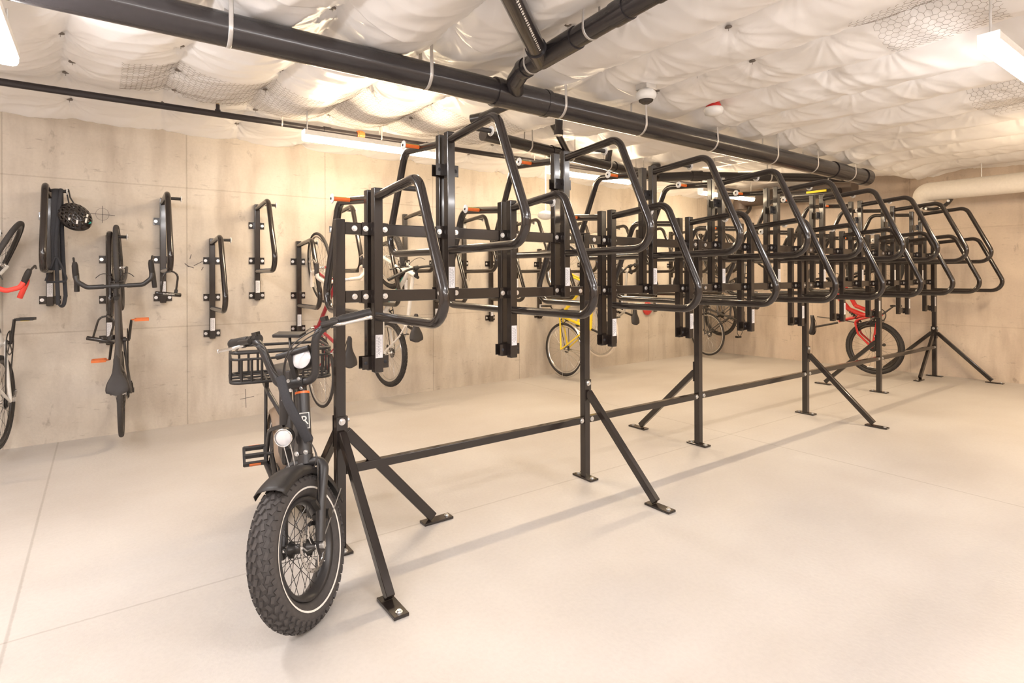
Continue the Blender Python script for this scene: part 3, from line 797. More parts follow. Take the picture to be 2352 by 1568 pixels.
def make_bike(name, label, S):
    root = empty(name, label, 'bicycle')
    r = S.get('r', .335); tw = S.get('tw', .028); wb = S.get('wb', .985)
    BB = Vector((.415, 0, -.065)); ST = Vector((.285, 0, .44)); HT_ = Vector((.80, 0, .50)); HB = Vector((.848, 0, .365))
    if S.get('slope'): ST = Vector((.30, 0, .36)); HT_ = Vector((.79, 0, .49)); HB = Vector((.83, 0, .375))
    FA = Vector((wb, 0, 0)); fm = S['frame']
    ax = (HT_ - HB).normalized(); cr = HB - ax * .035
    steer = Matrix.Translation(HB) @ Matrix.Rotation(S.get('steer', 0), 4, ax) @ Matrix.Translation(-HB)
    tb = S.get('tube', 1.0)
    f = MB(); drop = .064
    f.cyl(HB - ax * .005, HT_ + ax * .02, .019 * tb, n=18)
    if S.get('kind') == 'suspension':
        up = [HT_ - ax * .03, Vector((.62, 0, .42)), Vector((.47, 0, .30)), Vector((.40, 0, .12)), BB + Vector((0, 0, .06))]
        f.tube(rounded(up, .08, 6), .03, 14, radii=None); f.cyl(HB + ax * .02, Vector((.52, 0, .22)), .026, n=14); f.cyl(Vector((.52, 0, .22)), BB, .026, n=14)
        f.cyl(Vector((.40, 0, .12)), Vector((.31, 0, .42)), .02, n=14)
        for s in (-1, 1):
            f.tube(rounded([(0, s * drop, 0), (.16, s * .045, .17), (.33, s * .03, .22), tuple(BB + Vector((-.02, s * .03, .08)))], .05, 5), .013, 10)
            f.cyl((0, s * drop, 0), BB + Vector((-.02, s * .035, .01)), .013, n=10)
    else:
        f.cyl(ST, HT_ - ax * .02, .0145 * tb, n=14)
        if S.get('kind') == 'city':
            f.cyl(ST - (ST - BB) * .42, HB + ax * .04, .0145, n=14)
        f.cyl(BB, HB + ax * .02, .018 * tb, n=16); f.cyl(BB, ST + (ST - BB).normalized() * .02, .0155 * tb, n=14)
        for s in (-1, 1):
            f.tube(rounded([tuple(ST + Vector((0, s * .014, -.01))), (.19, s * .035, .27), (0, s * drop, 0)], .1, 4), .0075 * tb, 10)
            f.tube(rounded([tuple(BB + Vector((0, s * .022, 0))), (.32, s * .03, -.045), (0, s * drop, 0)], .1, 4), .0095 * tb, 10)
    f.tube([BB + Vector((0, -.036, 0)), BB + Vector((0, .036, 0))], .022, 16)
    fr = f.build('frame', fm, root)
    if S.get('accent'):
        ac = MB(); d = (HB - BB).normalized(); nrm = Vector((-d.z, 0, d.x)).normalized()
        for s in (-1, 1): ac.beam(BB + d * .12 + Vector((0, s * .0172 * tb, 0)) + nrm * .004, BB + d * .52 + Vector((0, s * .0172 * tb, 0)) + nrm * .004, .004, .012, up=nrm)
        ac.build('accent_stripe', S['accent'], fr)
    if S.get('coil'):
        a = Vector((.47, 0, .30)); b = Vector((.33, 0, .17)); d = b - a; cu = []
        e1 = d.normalized().orthogonal().normalized(); e2 = d.normalized().cross(e1)
        for k in range(80): t = k / 79; th = t * 6 * 2 * PI; cu.append(a + d * t + e1 * (.024 * math.cos(th)) + e2 * (.024 * math.sin(th)))
        c = MB().tube(cu, .006, 6); c.cyl(a - d * .15, b + d * .15, .011, n=10); c.build('coil_shock', dark_metal, fr)
    # fork
    k = MB()
    if S.get('susp_fork'):
        k.box(cr, (.05, .13, .035)); k.box(cr + ax * .0, (.04, .1, .05))
        for s in (-1, 1):
            off = Vector((.03, s * .062, 0)); mid = cr + (FA - cr) * .42 + off * .6 + Vector((0, s * .022, 0))
            k.cyl(cr + Vector((0.005, s * .055, .0)), mid, .0145, n=12); k.cyl(mid, FA + Vector((0, s * .058, 0)), .019, n=12)
    else:
        k.cyl(cr + ax * .03, cr - ax * .01, .021, n=14)
        for s in (-1, 1):
            k.tube(rounded([tuple(cr + Vector((0, 0, .01))), tuple(cr + Vector((.004, s * .033, -.008))), tuple(cr + (FA - cr) * .6 + Vector((-.012, s * .046, 0))), tuple(FA + Vector((0, s * .05, 0)))], [.02, .3], 5), .011, 10)
    fk = k.build('fork', S.get('fork', fm), root); fk.matrix_basis = steer
    wk = dict(r=r, tw=tw, rim_mat=S.get('rim', dark_metal), tyre_mat=S.get('tyre', rubber), spoke_mat=S.get('spoke', dark_metal), knobs=S.get('knobs', 0), nsp=S.get('nsp', 28))
    make_wheel(root, 'front_wheel', steer @ Matrix.Translation(FA), rotor=S.get('rotor', 0), **wk)
    make_wheel(root, 'rear_wheel', Matrix.Identity(4), disc_cog=.05, rotor=S.get('rotor', 0), hub_w=.056, **wk)
    # stem and bars
    cz = HT_ + ax * S.get('stem_up', .05); clamp = cz + Vector((S.get('reach', .085), 0, .012))
    bw = S.get('bar_w', .21)
    hb = MB(); hb.cyl(HT_, cz + ax * .02, .0155, n=12); hb.cyl(cz, clamp, .0145, n=12); hb.cyl(clamp + Vector((0, -.022, 0)), clamp + Vector((0, .022, 0)), .021, n=12)
    bars = {}
    if S['bar'] == 'drop':
        for s in (-1, 1):
            bars[s] = rounded([tuple(clamp), tuple(clamp + Vector((0, s * (bw - .055), 0))), tuple(clamp + Vector((.045, s * bw, .0))), tuple(clamp + Vector((.10, s * (bw + .002), -.012))), tuple(clamp + Vector((.095, s * (bw + .008), -.115))), tuple(clamp + Vector((-.03, s * (bw + .014), -.135)))], [.04, .04, .045, .05], 7)
            hb.tube(bars[s], .0125, 12)
    else:
        for s in (-1, 1):
            bars[s] = rounded([tuple(clamp), tuple(clamp + Vector((0, s * .06, 0))), tuple(clamp + Vector((-.005, s * .12, S.get('rise', .02)))), tuple(clamp + Vector((-.05, s * .31, S.get('rise', .02) + .005)))], .03, 5)
            hb.tube(bars[s], .0115, 12)
    h = hb.build('handlebar', S.get('bar_mat', black_matte), root); h.matrix_basis = steer
    tapem = S.get('tape', black_matte)
    if S['bar'] == 'drop':
        tp = MB(); lv = MB(); hd = MB()
        for s in (-1, 1):
            b = bars[s]; tp.mark(); hd.mark(); lv.mark(); tp.tube([b[0] * .55 + b[1] * .45] + b[1:], .0158, 12)
            q = clamp + Vector((.10, s * (bw + .003), -.004)); d = Vector((1, s * -.04, .42)).normalized()
            hd.tube([q - d * .035, q + d * .015, q + d * .055, q + d * .078], .016, 12, radii=[.0165, .019, .0185, .013])
            lv.tube(rounded([tuple(q + d * .06 + Vector((0, s * .002, 0))), tuple(q + Vector((.105, s * .008, -.03))), tuple(q + Vector((.085, s * .015, -.115)))], .03, 5), .0065, 8, radii=None)
        tp.pieces('bar_tape', tapem, h); hd.pieces('brake_hood', S.get('hood', black_matte), h); lv.pieces('brake_lever', S.get('lever', dark_metal), h)
    else:
        g = MB(); lv = MB()
        for s in (-1, 1):
            b = bars[s]; e = b[-1]; d = (e - b[-2]).normalized(); g.mark(); lv.mark()
            g.tube([e - d * .125, e - d * .12, e - d * .005, e + d * .003], .016, 12)
            p = e - d * .15; lv.cyl(p + Vector((0, 0, -.01)), p + Vector((.03, 0, -.012)), .011, n=10)
            lv.tube(rounded([tuple(p + Vector((.03, 0, -.012))), tuple(p + Vector((.06, s * .015, -.02))), tuple(p + Vector((.05, s * .1, -.025)))], .02, 4), .006, 8)
        g.pieces('grip', tapem, h); lv.pieces('brake_lever', S.get('lever', black_matte), h)
    # cables
    cb = MB()
    for s in (-1, 1):
        cb.mark(); a = clamp + Vector((.06, s * .11, .0)); m_ = clamp + Vector((.13, s * .05, -.03))
        pts = [Vector(a).lerp(m_, t).lerp(m_.lerp(cr + Vector((.03, s * .01, .02)), t), t) for t in [q / 10 for q in range(11)]]
        cb.tube(pts, .0026, 6)
    c_ = cb.pieces('cable', black_matte, h)
    # saddle
    sd = (ST - BB).normalized(); sc = ST + sd * S.get('post', .20)
    sp = MB().cyl(ST, sc, .0135, n=12); 
    for s in (-1, 1): sp.tube([sc + Vector((-.1, s * .03, .02)), sc + Vector((-.05, s * .022, 0)), sc + Vector((.05, s * .022, 0)), sc + Vector((.12, s * .012, .02))], .0035, 6)
    sp.build('seatpost', S.get('post_mat', dark_metal), root)
    sm = saddle_mesh(wr=S.get('sad_w', .07)).build('saddle', S.get('saddle', saddle_mat), root, sc + Vector((.0, 0, .045)))
    if S.get('sad_tilt'): sm.rotation_euler.y = S['sad_tilt']
    # drivetrain
    cra = S.get('crank', 0.5); cl = .17
    cr_ = MB(); y = -.047; mC = Matrix.Translation(BB)
    cr_.lathe([(.078, y - .0015), (.088, y - .0015), (.09, y), (.088, y + .0015), (.078, y + .0015)], 40, mC, closed=True)
    for k_ in range(5): a = 2 * PI * k_ / 5; cr_.beam(BB + Vector((0, y, 0)), BB + Vector((.08 * math.cos(a), y, .08 * math.sin(a))), .014, .004, up=(0, 1, 0))
    ck = cr_.build('chainring', S.get('ring', dark_metal), root)
    for s in (-1, 1):
        a = cra + (PI if s > 0 else 0); e = BB + Vector((cl * math.cos(a), s * .075, cl * math.sin(a)))
        ca = MB().tube([BB + Vector((0, s * .055, 0)), e], .011, 10, radii=[(.014, .009), (.010, .007)]); ca.cyl(BB, BB + Vector((0, s * .062, 0)), .012, n=10)
        arm = ca.build('crank_arm', S.get('ring', dark_metal), root)
        p = MB(); pedal_mesh(p, e + Vector((0, s * .02, 0)), s); p.cyl(e, e + Vector((0, s * .1, 0)), .006, n=8)
        p.build('pedal', S.get('pedal', black_matte), arm)
        if S.get('pedal_ref'):
            MB().box(e + Vector((-.0105, s * .07, .0425)), (.003, .05, .01)).build('pedal_reflector', reflector_yellow, arm)
    rc = .035; ca = MB(); pts = []
    for k_ in range(13): a = PI / 2 + PI * k_ / 12 + .1; pts.append(Vector((rc * math.cos(a), y, rc * math.sin(a))))
    for k_ in range(13): a = -PI / 2 + PI * k_ / 12; pts.append(BB + Vector((.084 * math.cos(a), y, .084 * math.sin(a))))
    ca.tube(pts, .0042, 6, closed=True); ca.build('chain', dark_metal, root)
    if S.get('derailleur', True):
        d = MB(); d.box((.01, -.075, -.045), (.03, .02, .05)); d.beam((.01, -.07, -.05), (.05, -.065, -.13), .012, .022, up=(0, 1, 0))
        for q in ((.015, -.066, -.065), (.05, -.066, -.135)): d.lathe([(.004, -.004), (.02, -.004), (.02, .004), (.004, .004)], 14, Matrix.Translation(q), closed=True, smooth=False)
        d.build('rear_derailleur', S.get('der_mat', dark_metal), root)
    if S.get('brakes', True):
        b = MB()
        for c, dz in ((cr + Vector((.03, 0, 0)), 0), (Vector((.215, 0, .325)), 0)):
            b.mark()
            for s in (-1, 1): b.tube(rounded([tuple(c + Vector((0, s * .005, .02))), tuple(c + Vector((0, s * .035, .015))), tuple(c + Vector((0, s * .032, -.03)))], .015, 4), .006, 8)
        b.pieces('brake_caliper', S.get('brake_mat', dark_metal), root)
    if S.get('clip_guard'):
        g = MB().tube([Vector((.35, 0, .70)), Vector((.335, 0, .45)), Vector((.285, 0, .12))], .014, 8, radii=[(.022, .006)] * 3, flat=(0, 1, 0)); g.build('clip_on_mudguard', black_matte, root)
        MB().box((-.25, -.02, .04), (.012, .008, .07)).build('spoke_reflector', white_plastic, root)
    if S.get('fenders'):
        for nm, cpos, a0, a1, M1 in (('rear_fender', Vector((0, 0, 0)), 10, 205, Matrix.Identity(4)), ('front_fender', FA, 20, 150, steer)):
            g = MB(); n = 22; vs = []; rf = r + .016
            for i in range(n + 1):
                a = R_(a0 + (a1 - a0) * i / n)
                for yy, dr in ((-.03, -.012), (-.02, .002), (0, .006), (.02, .002), (.03, -.012)):
                    vs.append(cpos + Vector(((rf + dr) * math.cos(a), yy, (rf + dr) * math.sin(a))))
            g.add(vs, [(i * 5 + j, i * 5 + j + 1, i * 5 + j + 6, i * 5 + j + 5) for i in range(n) for j in range(4)], True)
            for s in (-1, 1): a = R_(a1 - 25 if nm[0] == 'r' else a1 - 20); g.cyl(cpos + Vector((0, s * .055, 0)), cpos + Vector((rf * math.cos(a), s * .03, rf * math.sin(a))), .0025, n=6)
            o_ = g.build(nm, S['fenders'], root); o_.matrix_basis = M1
    if S.get('rack'):
        g = MB()
        for s in (-1, 1):
            g.tube(rounded([(.16, s * .055, .375), (-.26, s * .055, .375), (-.3, s * .02, .375)], .03, 4), .005, 8)
            g.cyl((-.02, s * .055, .375), (0, s * .066, .01), .005, n=8); g.cyl((-.16, s * .055, .375), (0, s * .066, .01), .005, n=8)
        for x in (.1, 0, -.1, -.2): g.cyl((x, -.055, .375), (x, .055, .375), .004, n=8)
        g.build('rear_rack', S['rack'], root)
        g = MB().box((-.32, 0, .35), (.03, .08, .05)); g.build('tail_light', dark_metal, root)
    return root
def hang(root, X, wall_y, z, yaw=0, side=1, lean=0.0, gap=.01, r=.335, roll=0):
    """front wheel up; side=1: against a plane facing -y, side=-1: against a plane facing +y"""
    if side > 0: m = basis((0, 0, 1), (-1, 0, 0), (0, -1, 0)); y = wall_y - r - gap
    else: m = basis((0, 0, 1), (1, 0, 0), (0, 1, 0)); y = wall_y + r + gap
    root.matrix_world = Matrix.Translation((X, y, z)) @ Matrix.Rotation(yaw, 4, 'Z') @ Matrix.Rotation(lean, 4, 'X') @ Matrix.Rotation(roll, 4, 'Y') @ m
b = make_bike('road_bike', 'white and black bike with red bar tape cut off by the left edge', dict(frame=white_paint, bar='drop', tape=red_tape, hood=black_matte, tw=.035, fork=white_paint, steer=-.42, crank=PI * .02, pedal=black_matte, pedal_ref=1, rim=dark_metal, accent=black_matte, der_mat=chrome, tube=1.15))
hang(b, -1.60, WY, .415, yaw=R_(-8))
b = make_bike('road_bike', 'charcoal road bike with black drop bars and orange pedals hung by its front wheel', dict(frame=charcoal, bar='drop', tape=black_matte, tw=.034, pedal=orange_plastic, crank=.35, rim=dark_metal, steer=0.04, tube=1.1, post=.19, bar_w=.215, stem_up=.045, reach=.08))
hang(b, -.885, WY, .39, yaw=R_(-3), lean=R_(1.5), roll=R_(-.6))
b = make_bike('road_bike', 'dark red road bike with white bar tape behind the e-bike', dict(frame=dark_red_paint, bar='drop', tape=white_tape, hood=charcoal, tw=.028, rim=chrome, spoke=chrome, ring=chrome, der_mat=chrome, steer=.12, lever=chrome, bar_mat=chrome, brake_mat=chrome, crank=1.2))
hang(b, .665, WY, .40, yaw=R_(3))
b = make_bike('mountain_bike', 'white mountain bike with teal stripes and knobby tyres behind the lower hoop', dict(frame=white_paint, bar='flat', susp_fork=1, fork=white_paint, tw=.052, r=.335, knobs=52, slope=1, accent=teal, rim=chrome, spoke=chrome, steer=.2, crank=2.2, sad_tilt=0, post=.12, tube=1.25, sad_w=.078, brake_mat=dark_metal))
hang(b, 1.35, WY, .52, yaw=R_(6))
b = make_bike('city_bike', 'yellow city bike with mudguards and tail light hung on the concrete wall', dict(frame=yellow_paint, kind='city', bar='flat', tw=.036, fenders=chrome, rack=chrome, fork=yellow_paint, rim=chrome, spoke=chrome, derailleur=True, der_mat=chrome, ring=dark_metal, bar_mat=chrome, crank=2.4, tube=1.15, rise=.05, brakes=False))
hang(b, 3.71, WY, .375, yaw=R_(4), gap=.02)
b = make_bike('city_bike', 'silver bike with brown saddle beside the yellow bike, mostly hidden by the frame', dict(frame=silver_frame, bar='flat', tw=.032, rim=chrome, spoke=chrome, ring=chrome, der_mat=chrome, bar_mat=black_matte, crank=2.0, fenders=None, steer=.3, rise=.04, post=.14, tyre=white_tape))
hang(b, 4.34, WY, .55)
b = make_bike('road_bike', 'black bike with grey rims near the far corner, wheel almost on the floor', dict(frame=charcoal, bar='flat', tw=.03, rim=chrome, spoke=chrome, crank=2.6, ring=chrome, steer=.2))
hang(b, 6.70, WY, .375, yaw=R_(-8))
b = make_bike('city_bike', 'dark bike hung higher in the far corner behind another black bike', dict(frame=grey_frame, bar='flat', tw=.036, rim=dark_metal, crank=.8, steer=-.2, rack=dark_metal))
hang(b, 7.04, WY, .66, yaw=R_(-8))
b = make_bike('mountain_bike', 'red full suspension mountain bike hanging behind the far end of the frame', dict(frame=red_paint, kind='suspension', coil=1, bar='flat', susp_fork=1, fork=dark_metal, tw=.05, r=.335, knobs=44, rim=dark_metal, rotor=0, crank=2.3, post=.30, sad_w=.075, steer=.15, brakes=False, post_mat=dark_metal, clip_guard=1))
hang(b, 6.915, .085, .375, side=-1)

# ------------------------------------------------------------------ the e-bike parked against the near post
EB = empty('electric_bike', 'black fat-tyre electric bike with wide basket parked beside the nearest frame post', 'bicycle')
EB.location = (-.195, .635, 0); EB.rotation_euler.z = R_(-98.5)
ER, ETW, WB = .275, .098, 1.13
HBp = Vector((.945, 0, .585)); HTp = Vector((.865, 0, .80)); eax = (HTp - HBp).normalized()
steerE = Matrix.Translation(HBp) @ Matrix.Rotation(R_(-38), 4, eax) @ Matrix.Translation(-HBp)
FAe = Vector((WB, 0, ER)); RAe = Vector((0, 0, ER)); BBe = Vector((.42, 0, .275))
def ebuild(mb, name, mat, parent=EB, st=False, bevel=0):
    o = mb.build(name, mat, parent, bevel=bevel)
    if st: o.matrix_basis = steerE
    return o
fw = make_wheel(EB, 'front_wheel', steerE @ Matrix.Translation(FAe), ER, ETW, ebike_mat, rubber_grey, black_matte, nsp=36, knobs=46, line=white_paint, rotor=.09, hub_r=.03, hub_w=.062, rim_h=.02)
rw = make_wheel(EB, 'rear_wheel', Matrix.Translation(RAe), ER, ETW, ebike_mat, rubber_grey, black_matte, nsp=36, knobs=46, line=white_paint, rotor=.09, hub_r=.075, hub_w=.075, rim_h=.02)
mb = MB().box((.0, 0, 0), (.035, .022, .03)); MB().box((-.12, .012, -.13), (.022, .006, .03)).build('spoke_reflector', white_plastic, fw)
# frame
f = MB()
f.cyl(HBp - eax * .01, HTp + eax * .005, .028, n=20)
f.tube(rounded([tuple(HTp - eax * .05), (.62, 0, .52), (.40, 0, .50), (.16, 0, .60)], [.15, .2], 7), .026, 14)
f.tube(rounded([tuple(HBp + eax * .05), (.60, 0, .36), tuple(BBe)], .12, 7), .034, 14)
f.cyl(BBe, (.30, 0, .74), .020, n=14); f.cyl(BBe + Vector((0, -.05, 0)), BBe + Vector((0, .05, 0)), .04, n=18)
for s in (-1, 1):
    f.tube(rounded([(.34, s * .04, .27), (.25, s * .07, .265), (0, s * .085, ER)], .08, 5), .013, 10)
    f.tube(rounded([(.33, s * .02, .55), (.18, s * .078, .50), (0, s * .085, ER)], .1, 5), .011, 10)
    f.tube(rounded([(.31, s * .03, .60), (.12, s * .075, .68), (-.30, s * .075, .68), (-.34, s * .03, .68)], .05, 5), .012, 10)
    f.cyl((-.10, s * .075, .68), (0, s * .085, ER), .009, n=10)
efr = ebuild(f, 'frame', ebike_mat)
ebuild(MB().cyl(HTp + eax * .005, HTp + eax * .014, .0295, n=22), 'orange_ring', orange, efr)
MB().box((.36, 0, .435), (.22, .085, .09)).build('battery', black_matte, EB, bevel=.012)
# head tube badge, number plate
fx_ = eax.cross(Vector((0, 1, 0))).normalized();  fx_ = fx_ if fx_.x > 0 else -fx_
mh = basis(Vector((0, 1, 0)), eax, fx_, HBp + eax * .12 + fx_ * .0285)
bd = MB().box((0, 0, 0), (.042, .07, .003)); bd.tr(mh); bo = bd.build('head_badge', black_matte, EB)
fr_ = MB()
for c, d in (((-.018, 0, .002), (.003, .062, .002)), ((.018, 0, .002), (.003, .062, .002)), ((0, .031, .002), (.039, .003, .002)), ((0, -.031, .002), (.039, .003, .002))): fr_.box(c, d)
fr_.tr(mh); fr_.build('badge_border', white_paint, bo)
text('R', .05, white_paint, bo, mh @ Matrix.Translation((0, 0, .002)), name='badge_letter')
# fork
k = MB(); cw = HBp - eax * .045
k.cyl(HBp - eax * .012, HBp - eax * .05, .031, n=18)
for s in (-1, 1):
    k.tube(rounded([tuple(cw), tuple(cw + Vector((.0, s * .085, -.0))), tuple(cw + (FAe - cw) * .5 + Vector((.01, s * .082, 0))), tuple(FAe + Vector((-.012, s * .078, .01)))], [.055, .4], 8), .0185, 14)
    k.box(FAe + Vector((-.004, s * .078, -.005)), (.03, .012, .05)); 
fk = ebuild(k, 'fork', ebike_mat, st=True)
ax_ = MB().cyl(FAe + Vector((0, -.1, 0)), FAe + Vector((0, .1, 0)), .008, n=12)
for s in (-1, 1): ax_.cyl(FAe + Vector((0, s * .084, 0)), FAe + Vector((0, s * .098, 0)), .014, n=6)
ax_.build('axle', steel, fk)
cal = MB().box(FAe + Vector((-.075, .062, .075)), (.055, .03, .045)); cal.cyl(FAe + Vector((-.09, .07, .08)), FAe + Vector((-.09, .1, .08)), .018, n=12); cal.beam(FAe + Vector((-.06, .078, .1)), FAe + Vector((-.03, .08, .16)), .02, .012)
cal.build('brake_caliper', dark_metal, fk)
# front mudguard
g = MB(); n = 26; vs = []; rf = ER + .018
sec = [(-.062, -.03), (-.058, -.008), (-.035, .006), (0, .010), (.035, .006), (.058, -.008), (.062, -.03)]
for i in range(n + 1):
    a = R_(68 + 102 * i / n)
    for yy, d in sec: vs.append(FAe + Vector(((rf + d) * math.cos(a), yy, (rf + d) * math.sin(a))))
q = len(sec); g.add(vs, [(i * q + j, i * q + j + 1, (i + 1) * q + j + 1, (i + 1) * q + j) for i in range(n) for j in range(q - 1)], True)
gf = ebuild(g, 'front_mudguard', black_matte, st=True); sl = gf.modifiers.new('thick', 'SOLIDIFY'); sl.thickness = .003
g = MB()
for s in (-1, 1): 
    a = R_(160); g.tube([FAe + Vector((0, s * .085, 0)), FAe + Vector(((rf) * math.cos(a), s * .062, rf * math.sin(a)))], .0024, 6)
g.tube([FAe + Vector((rf * math.cos(R_(97)), 0, rf * math.sin(R_(97)))), cw], .006, 8); g.build('mudguard_stay', steel, gf)
g = MB(); vs = []
for i in range(n + 1):
    a = R_(-5 + 160 * i / n)
    for yy, d in sec: vs.append(RAe + Vector(((rf + d) * math.cos(a), yy, (rf + d) * math.sin(a))))
g.add(vs, [(i * q + j, i * q + j + 1, (i + 1) * q + j + 1, (i + 1) * q + j) for i in range(n) for j in range(q - 1)], True)
gr = ebuild(g, 'rear_mudguard', tan); sl = gr.modifiers.new('thick', 'SOLIDIFY'); sl.thickness = .003
# stem, handlebar
cl0 = HTp + eax * .055; clp = cl0 + Vector((.035, 0, .005))
sm = MB(); sm.cyl(HTp + eax * .012, cl0 + eax * .012, .019, n=16); sm.beam(cl0, clp, .04, .034); sm.cyl(clp + Vector((0, -.034, 0)), clp + Vector((0, .034, 0)), .0225, n=16)
stem = ebuild(sm, 'stem', black_matte, st=True)
bb_ = MB()
for s in (-1, 1):
    for dz in (-.02, .02): bolt(bb_.mark(), clp + Vector((.02, s * .024, dz)), (1, 0, 0), .006, .006)
    bolt(bb_.mark(), HBp + eax * .005 + Vector((.03, s * .02, 0)), (1, 0, 0), .008, .007)
bb_.pieces('stem_bolt', steel, stem)
bars = {}
hm = MB()
for s in (-1, 1):
    bars[s] = rounded([tuple(clp), tuple(clp + Vector((0, s * .085, 0))), tuple(clp + Vector((-.01, s * .125, .185))), tuple(clp + Vector((-.06, s * .185, .215))), tuple(clp + Vector((-.125, s * .335, .215)))], [.075, .075, .05], 9)
    hm.tube(bars[s], .0165, 16)
hbar = ebuild(hm, 'handlebar', ebike_mat, st=True)
gp = MB(); lv = MB(); lt = MB(); sh = MB()
for s in (-1, 1):
    e = bars[s][-1]; d = (e - bars[s][-2]).normalized(); gp.mark(); lv.mark(); lt.mark(); sh.mark()
    rad = [.019] + [.0215 if kk % 2 else .02 for kk in range(14)] + [.0225, .02]
    gp.tube([e - d * (.13 - .0083 * kk) for kk in range(17)], .017, 16, radii=rad)
    p = e - d * .155; fwd = Vector((d.y * s, -d.x * s, 0)).normalized(); fwd = fwd if fwd.x > 0 else -fwd
    lv.cyl(p - d * .012, p + d * .012, .0195, n=14); lv.beam(p, p + fwd * .05 + Vector((0, 0, -.012)), .03, .022); lv.cyl(p + fwd * .045 - d * .05, p + fwd * .05 + d * .02, .012, n=12)
    lt.tube(rounded([tuple(p + fwd * .045 + Vector((0, 0, -.012))), tuple(p + fwd * .075 + d * .03 + Vector((0, 0, -.014))), tuple(p + fwd * .07 + d * .15 + Vector((0, 0, -.016)))], .025, 6), .007, 10, radii=None)
    lt.ball(p + fwd * .07 + d * .15 + Vector((0, 0, -.016)), .009, 10, 8)
    sh.cyl(p - d * .035 - d * .012, p - d * .035 + d * .012, .021, n=14); sh.box(p - d * .035 + Vector((0, 0, .022)), (.03, .022, .018))
gp.pieces('grip', black_matte, hbar); lv.pieces('brake_lever_body', dark_metal, hbar); lt.pieces('brake_lever', chrome, hbar); sh.pieces('thumb_control', dark_metal, hbar)
# display plate and upper lamp
mo = MB().beam(clp + Vector((0, .0, .02)), clp + Vector((.0, .0, .13)), .02, .02); mo.cyl(clp + Vector((0, -.06, .125)), clp + Vector((0, .09, .135)), .0125, n=12); ebuild(mo, 'accessory_post', black_matte, hbar)
MB().box((0, 0, 0), (.055, .125, .014)).tr(Matrix.Translation(clp + Vector((-.03, .0, .205))) @ Matrix.Rotation(R_(-12), 4, 'X') @ Matrix.Rotation(R_(6), 4, 'Y')).build('display', black_matte, hbar, bevel=.003)
MB().tube(rounded([tuple(clp + Vector((-.03, 0, .195))), tuple(clp + Vector((-.0, .01, .16))), tuple(clp + Vector((0, .01, .13)))], .02, 4), .006, 8).build('display_bracket', dark_metal, hbar)
hl = MB(); mL = Matrix.Translation(clp + Vector((.0, .045, .10))) @ Matrix.Rotation(R_(-90), 4, 'Z') @ Matrix.Rotation(R_(18), 4, 'X')
hl.lathe([(0, -.09), (.02, -.088), (.04, -.065), (.047, -.03), (.047, .0), (.044, .003)], 26, mL); hl.build('lamp_body', dark_metal, hbar)
MB().lathe([(.044, .001), (.036, .006), (.02, .009), (0, .010)], 26, mL).build('lamp_lens', lens_glass, hbar)
# cables from the levers down into the fabric sleeve
cb = MB()
def bez(a, b_, c_, d_, n=16): 
    return [a * (1 - t) ** 3 + b_ * 3 * t * (1 - t) ** 2 + c_ * 3 * t * t * (1 - t) + d_ * t ** 3 for t in [i / n for i in range(n + 1)]]
s0 = clp + Vector((.055, -.03, .04))
for s in (-1, 1):
    e = bars[s][-1]; d = (e - bars[s][-2]).normalized(); p = e - d * .2
    for q in (0, 1): cb.mark().tube(bez(p + Vector((.045, 0, -.01 - .012 * q)), p + Vector((.09, -s * .12, -.03 - .03 * q)), s0 + Vector((.03, s * .05, .09)), s0 + Vector((0, s * .008, .0)) + Vector((0, q * .008, 0))), .0027, 6)
cb.pieces('cable', dark_metal, hbar)
sl0 = [s0 + Vector((0, 0, .01)), s0 + Vector((.012, .01, -.05)), s0 + Vector((.02, .03, -.13)), s0 + Vector((.035, .065, -.22)), s0 + Vector((.03, .07, -.265))]
MB().tube(bez(sl0[0], sl0[1] + Vector((.02, .0, -.03)), sl0[3] + Vector((.02, -.02, .09)), sl0[4], 18), .02, 10, radii=[(.021, .009)] * 19, flat=(0, 1, 0)).build('cable_sleeve', fabric_sleeve, hbar)
lc = MB(); lc.mark().tube(bez(sl0[4], sl0[4] + Vector((.02, .05, -.06)), cw + Vector((.06, .07, -.03)), cw + Vector((.035, .0, -.035))), .0026, 6); lc.mark().tube(bez(sl0[4], sl0[4] + Vector((.03, .06, -.08)), FAe + Vector((-.05, .11, .3)), FAe + Vector((-.07, .07, .1))), .0026, 6)
lc.pieces('cable_loop', dark_metal, hbar)
# lower lamp on a wire bracket, beside the head tube
mL2 = Matrix.Translation(HBp + Vector((.05, -.045, .085))) @ Matrix.Rotation(R_(-90 + 8), 4, 'Z')
ll = MB().lathe([(0, -.06), (.018, -.058), (.034, -.03), (.037, 0), (.034, .003)], 26, mL2); lo = ebuild(ll, 'front_lamp', dark_metal, fk)
MB().lathe([(.034, .001), (.026, .006), (.012, .009), (0, .0095)], 26, mL2).build('lamp_lens', lens_glass, lo)
MB().lathe([(.033, .003), (.037, .003), (.0375, .006), (.033, .007)], 26, mL2, closed=True).build('lamp_rim', chrome, lo)
wb_ = MB(); wb_.tube(rounded([tuple(HBp + Vector((.04, -.06, .05))), tuple(HBp + Vector((.045, -.055, -.06))), tuple(cw + Vector((.045, -.02, -.03))), tuple(cw + Vector((.035, 0, -.01)))], .012, 4), .0022, 6); wb_.tube([HBp + Vector((.04, -.03, .05)), HBp + Vector((.045, -.03, -.06))], .0022, 6); wb_.build('lamp_bracket', steel, lo)
# numbered seat tube plate seen left of the head tube
pt = MB().cyl((.34, -.02, .56), (.33, -.02, .80), .024, n=18); pto = ebuild(pt, 'seat_mast', ebike_mat)
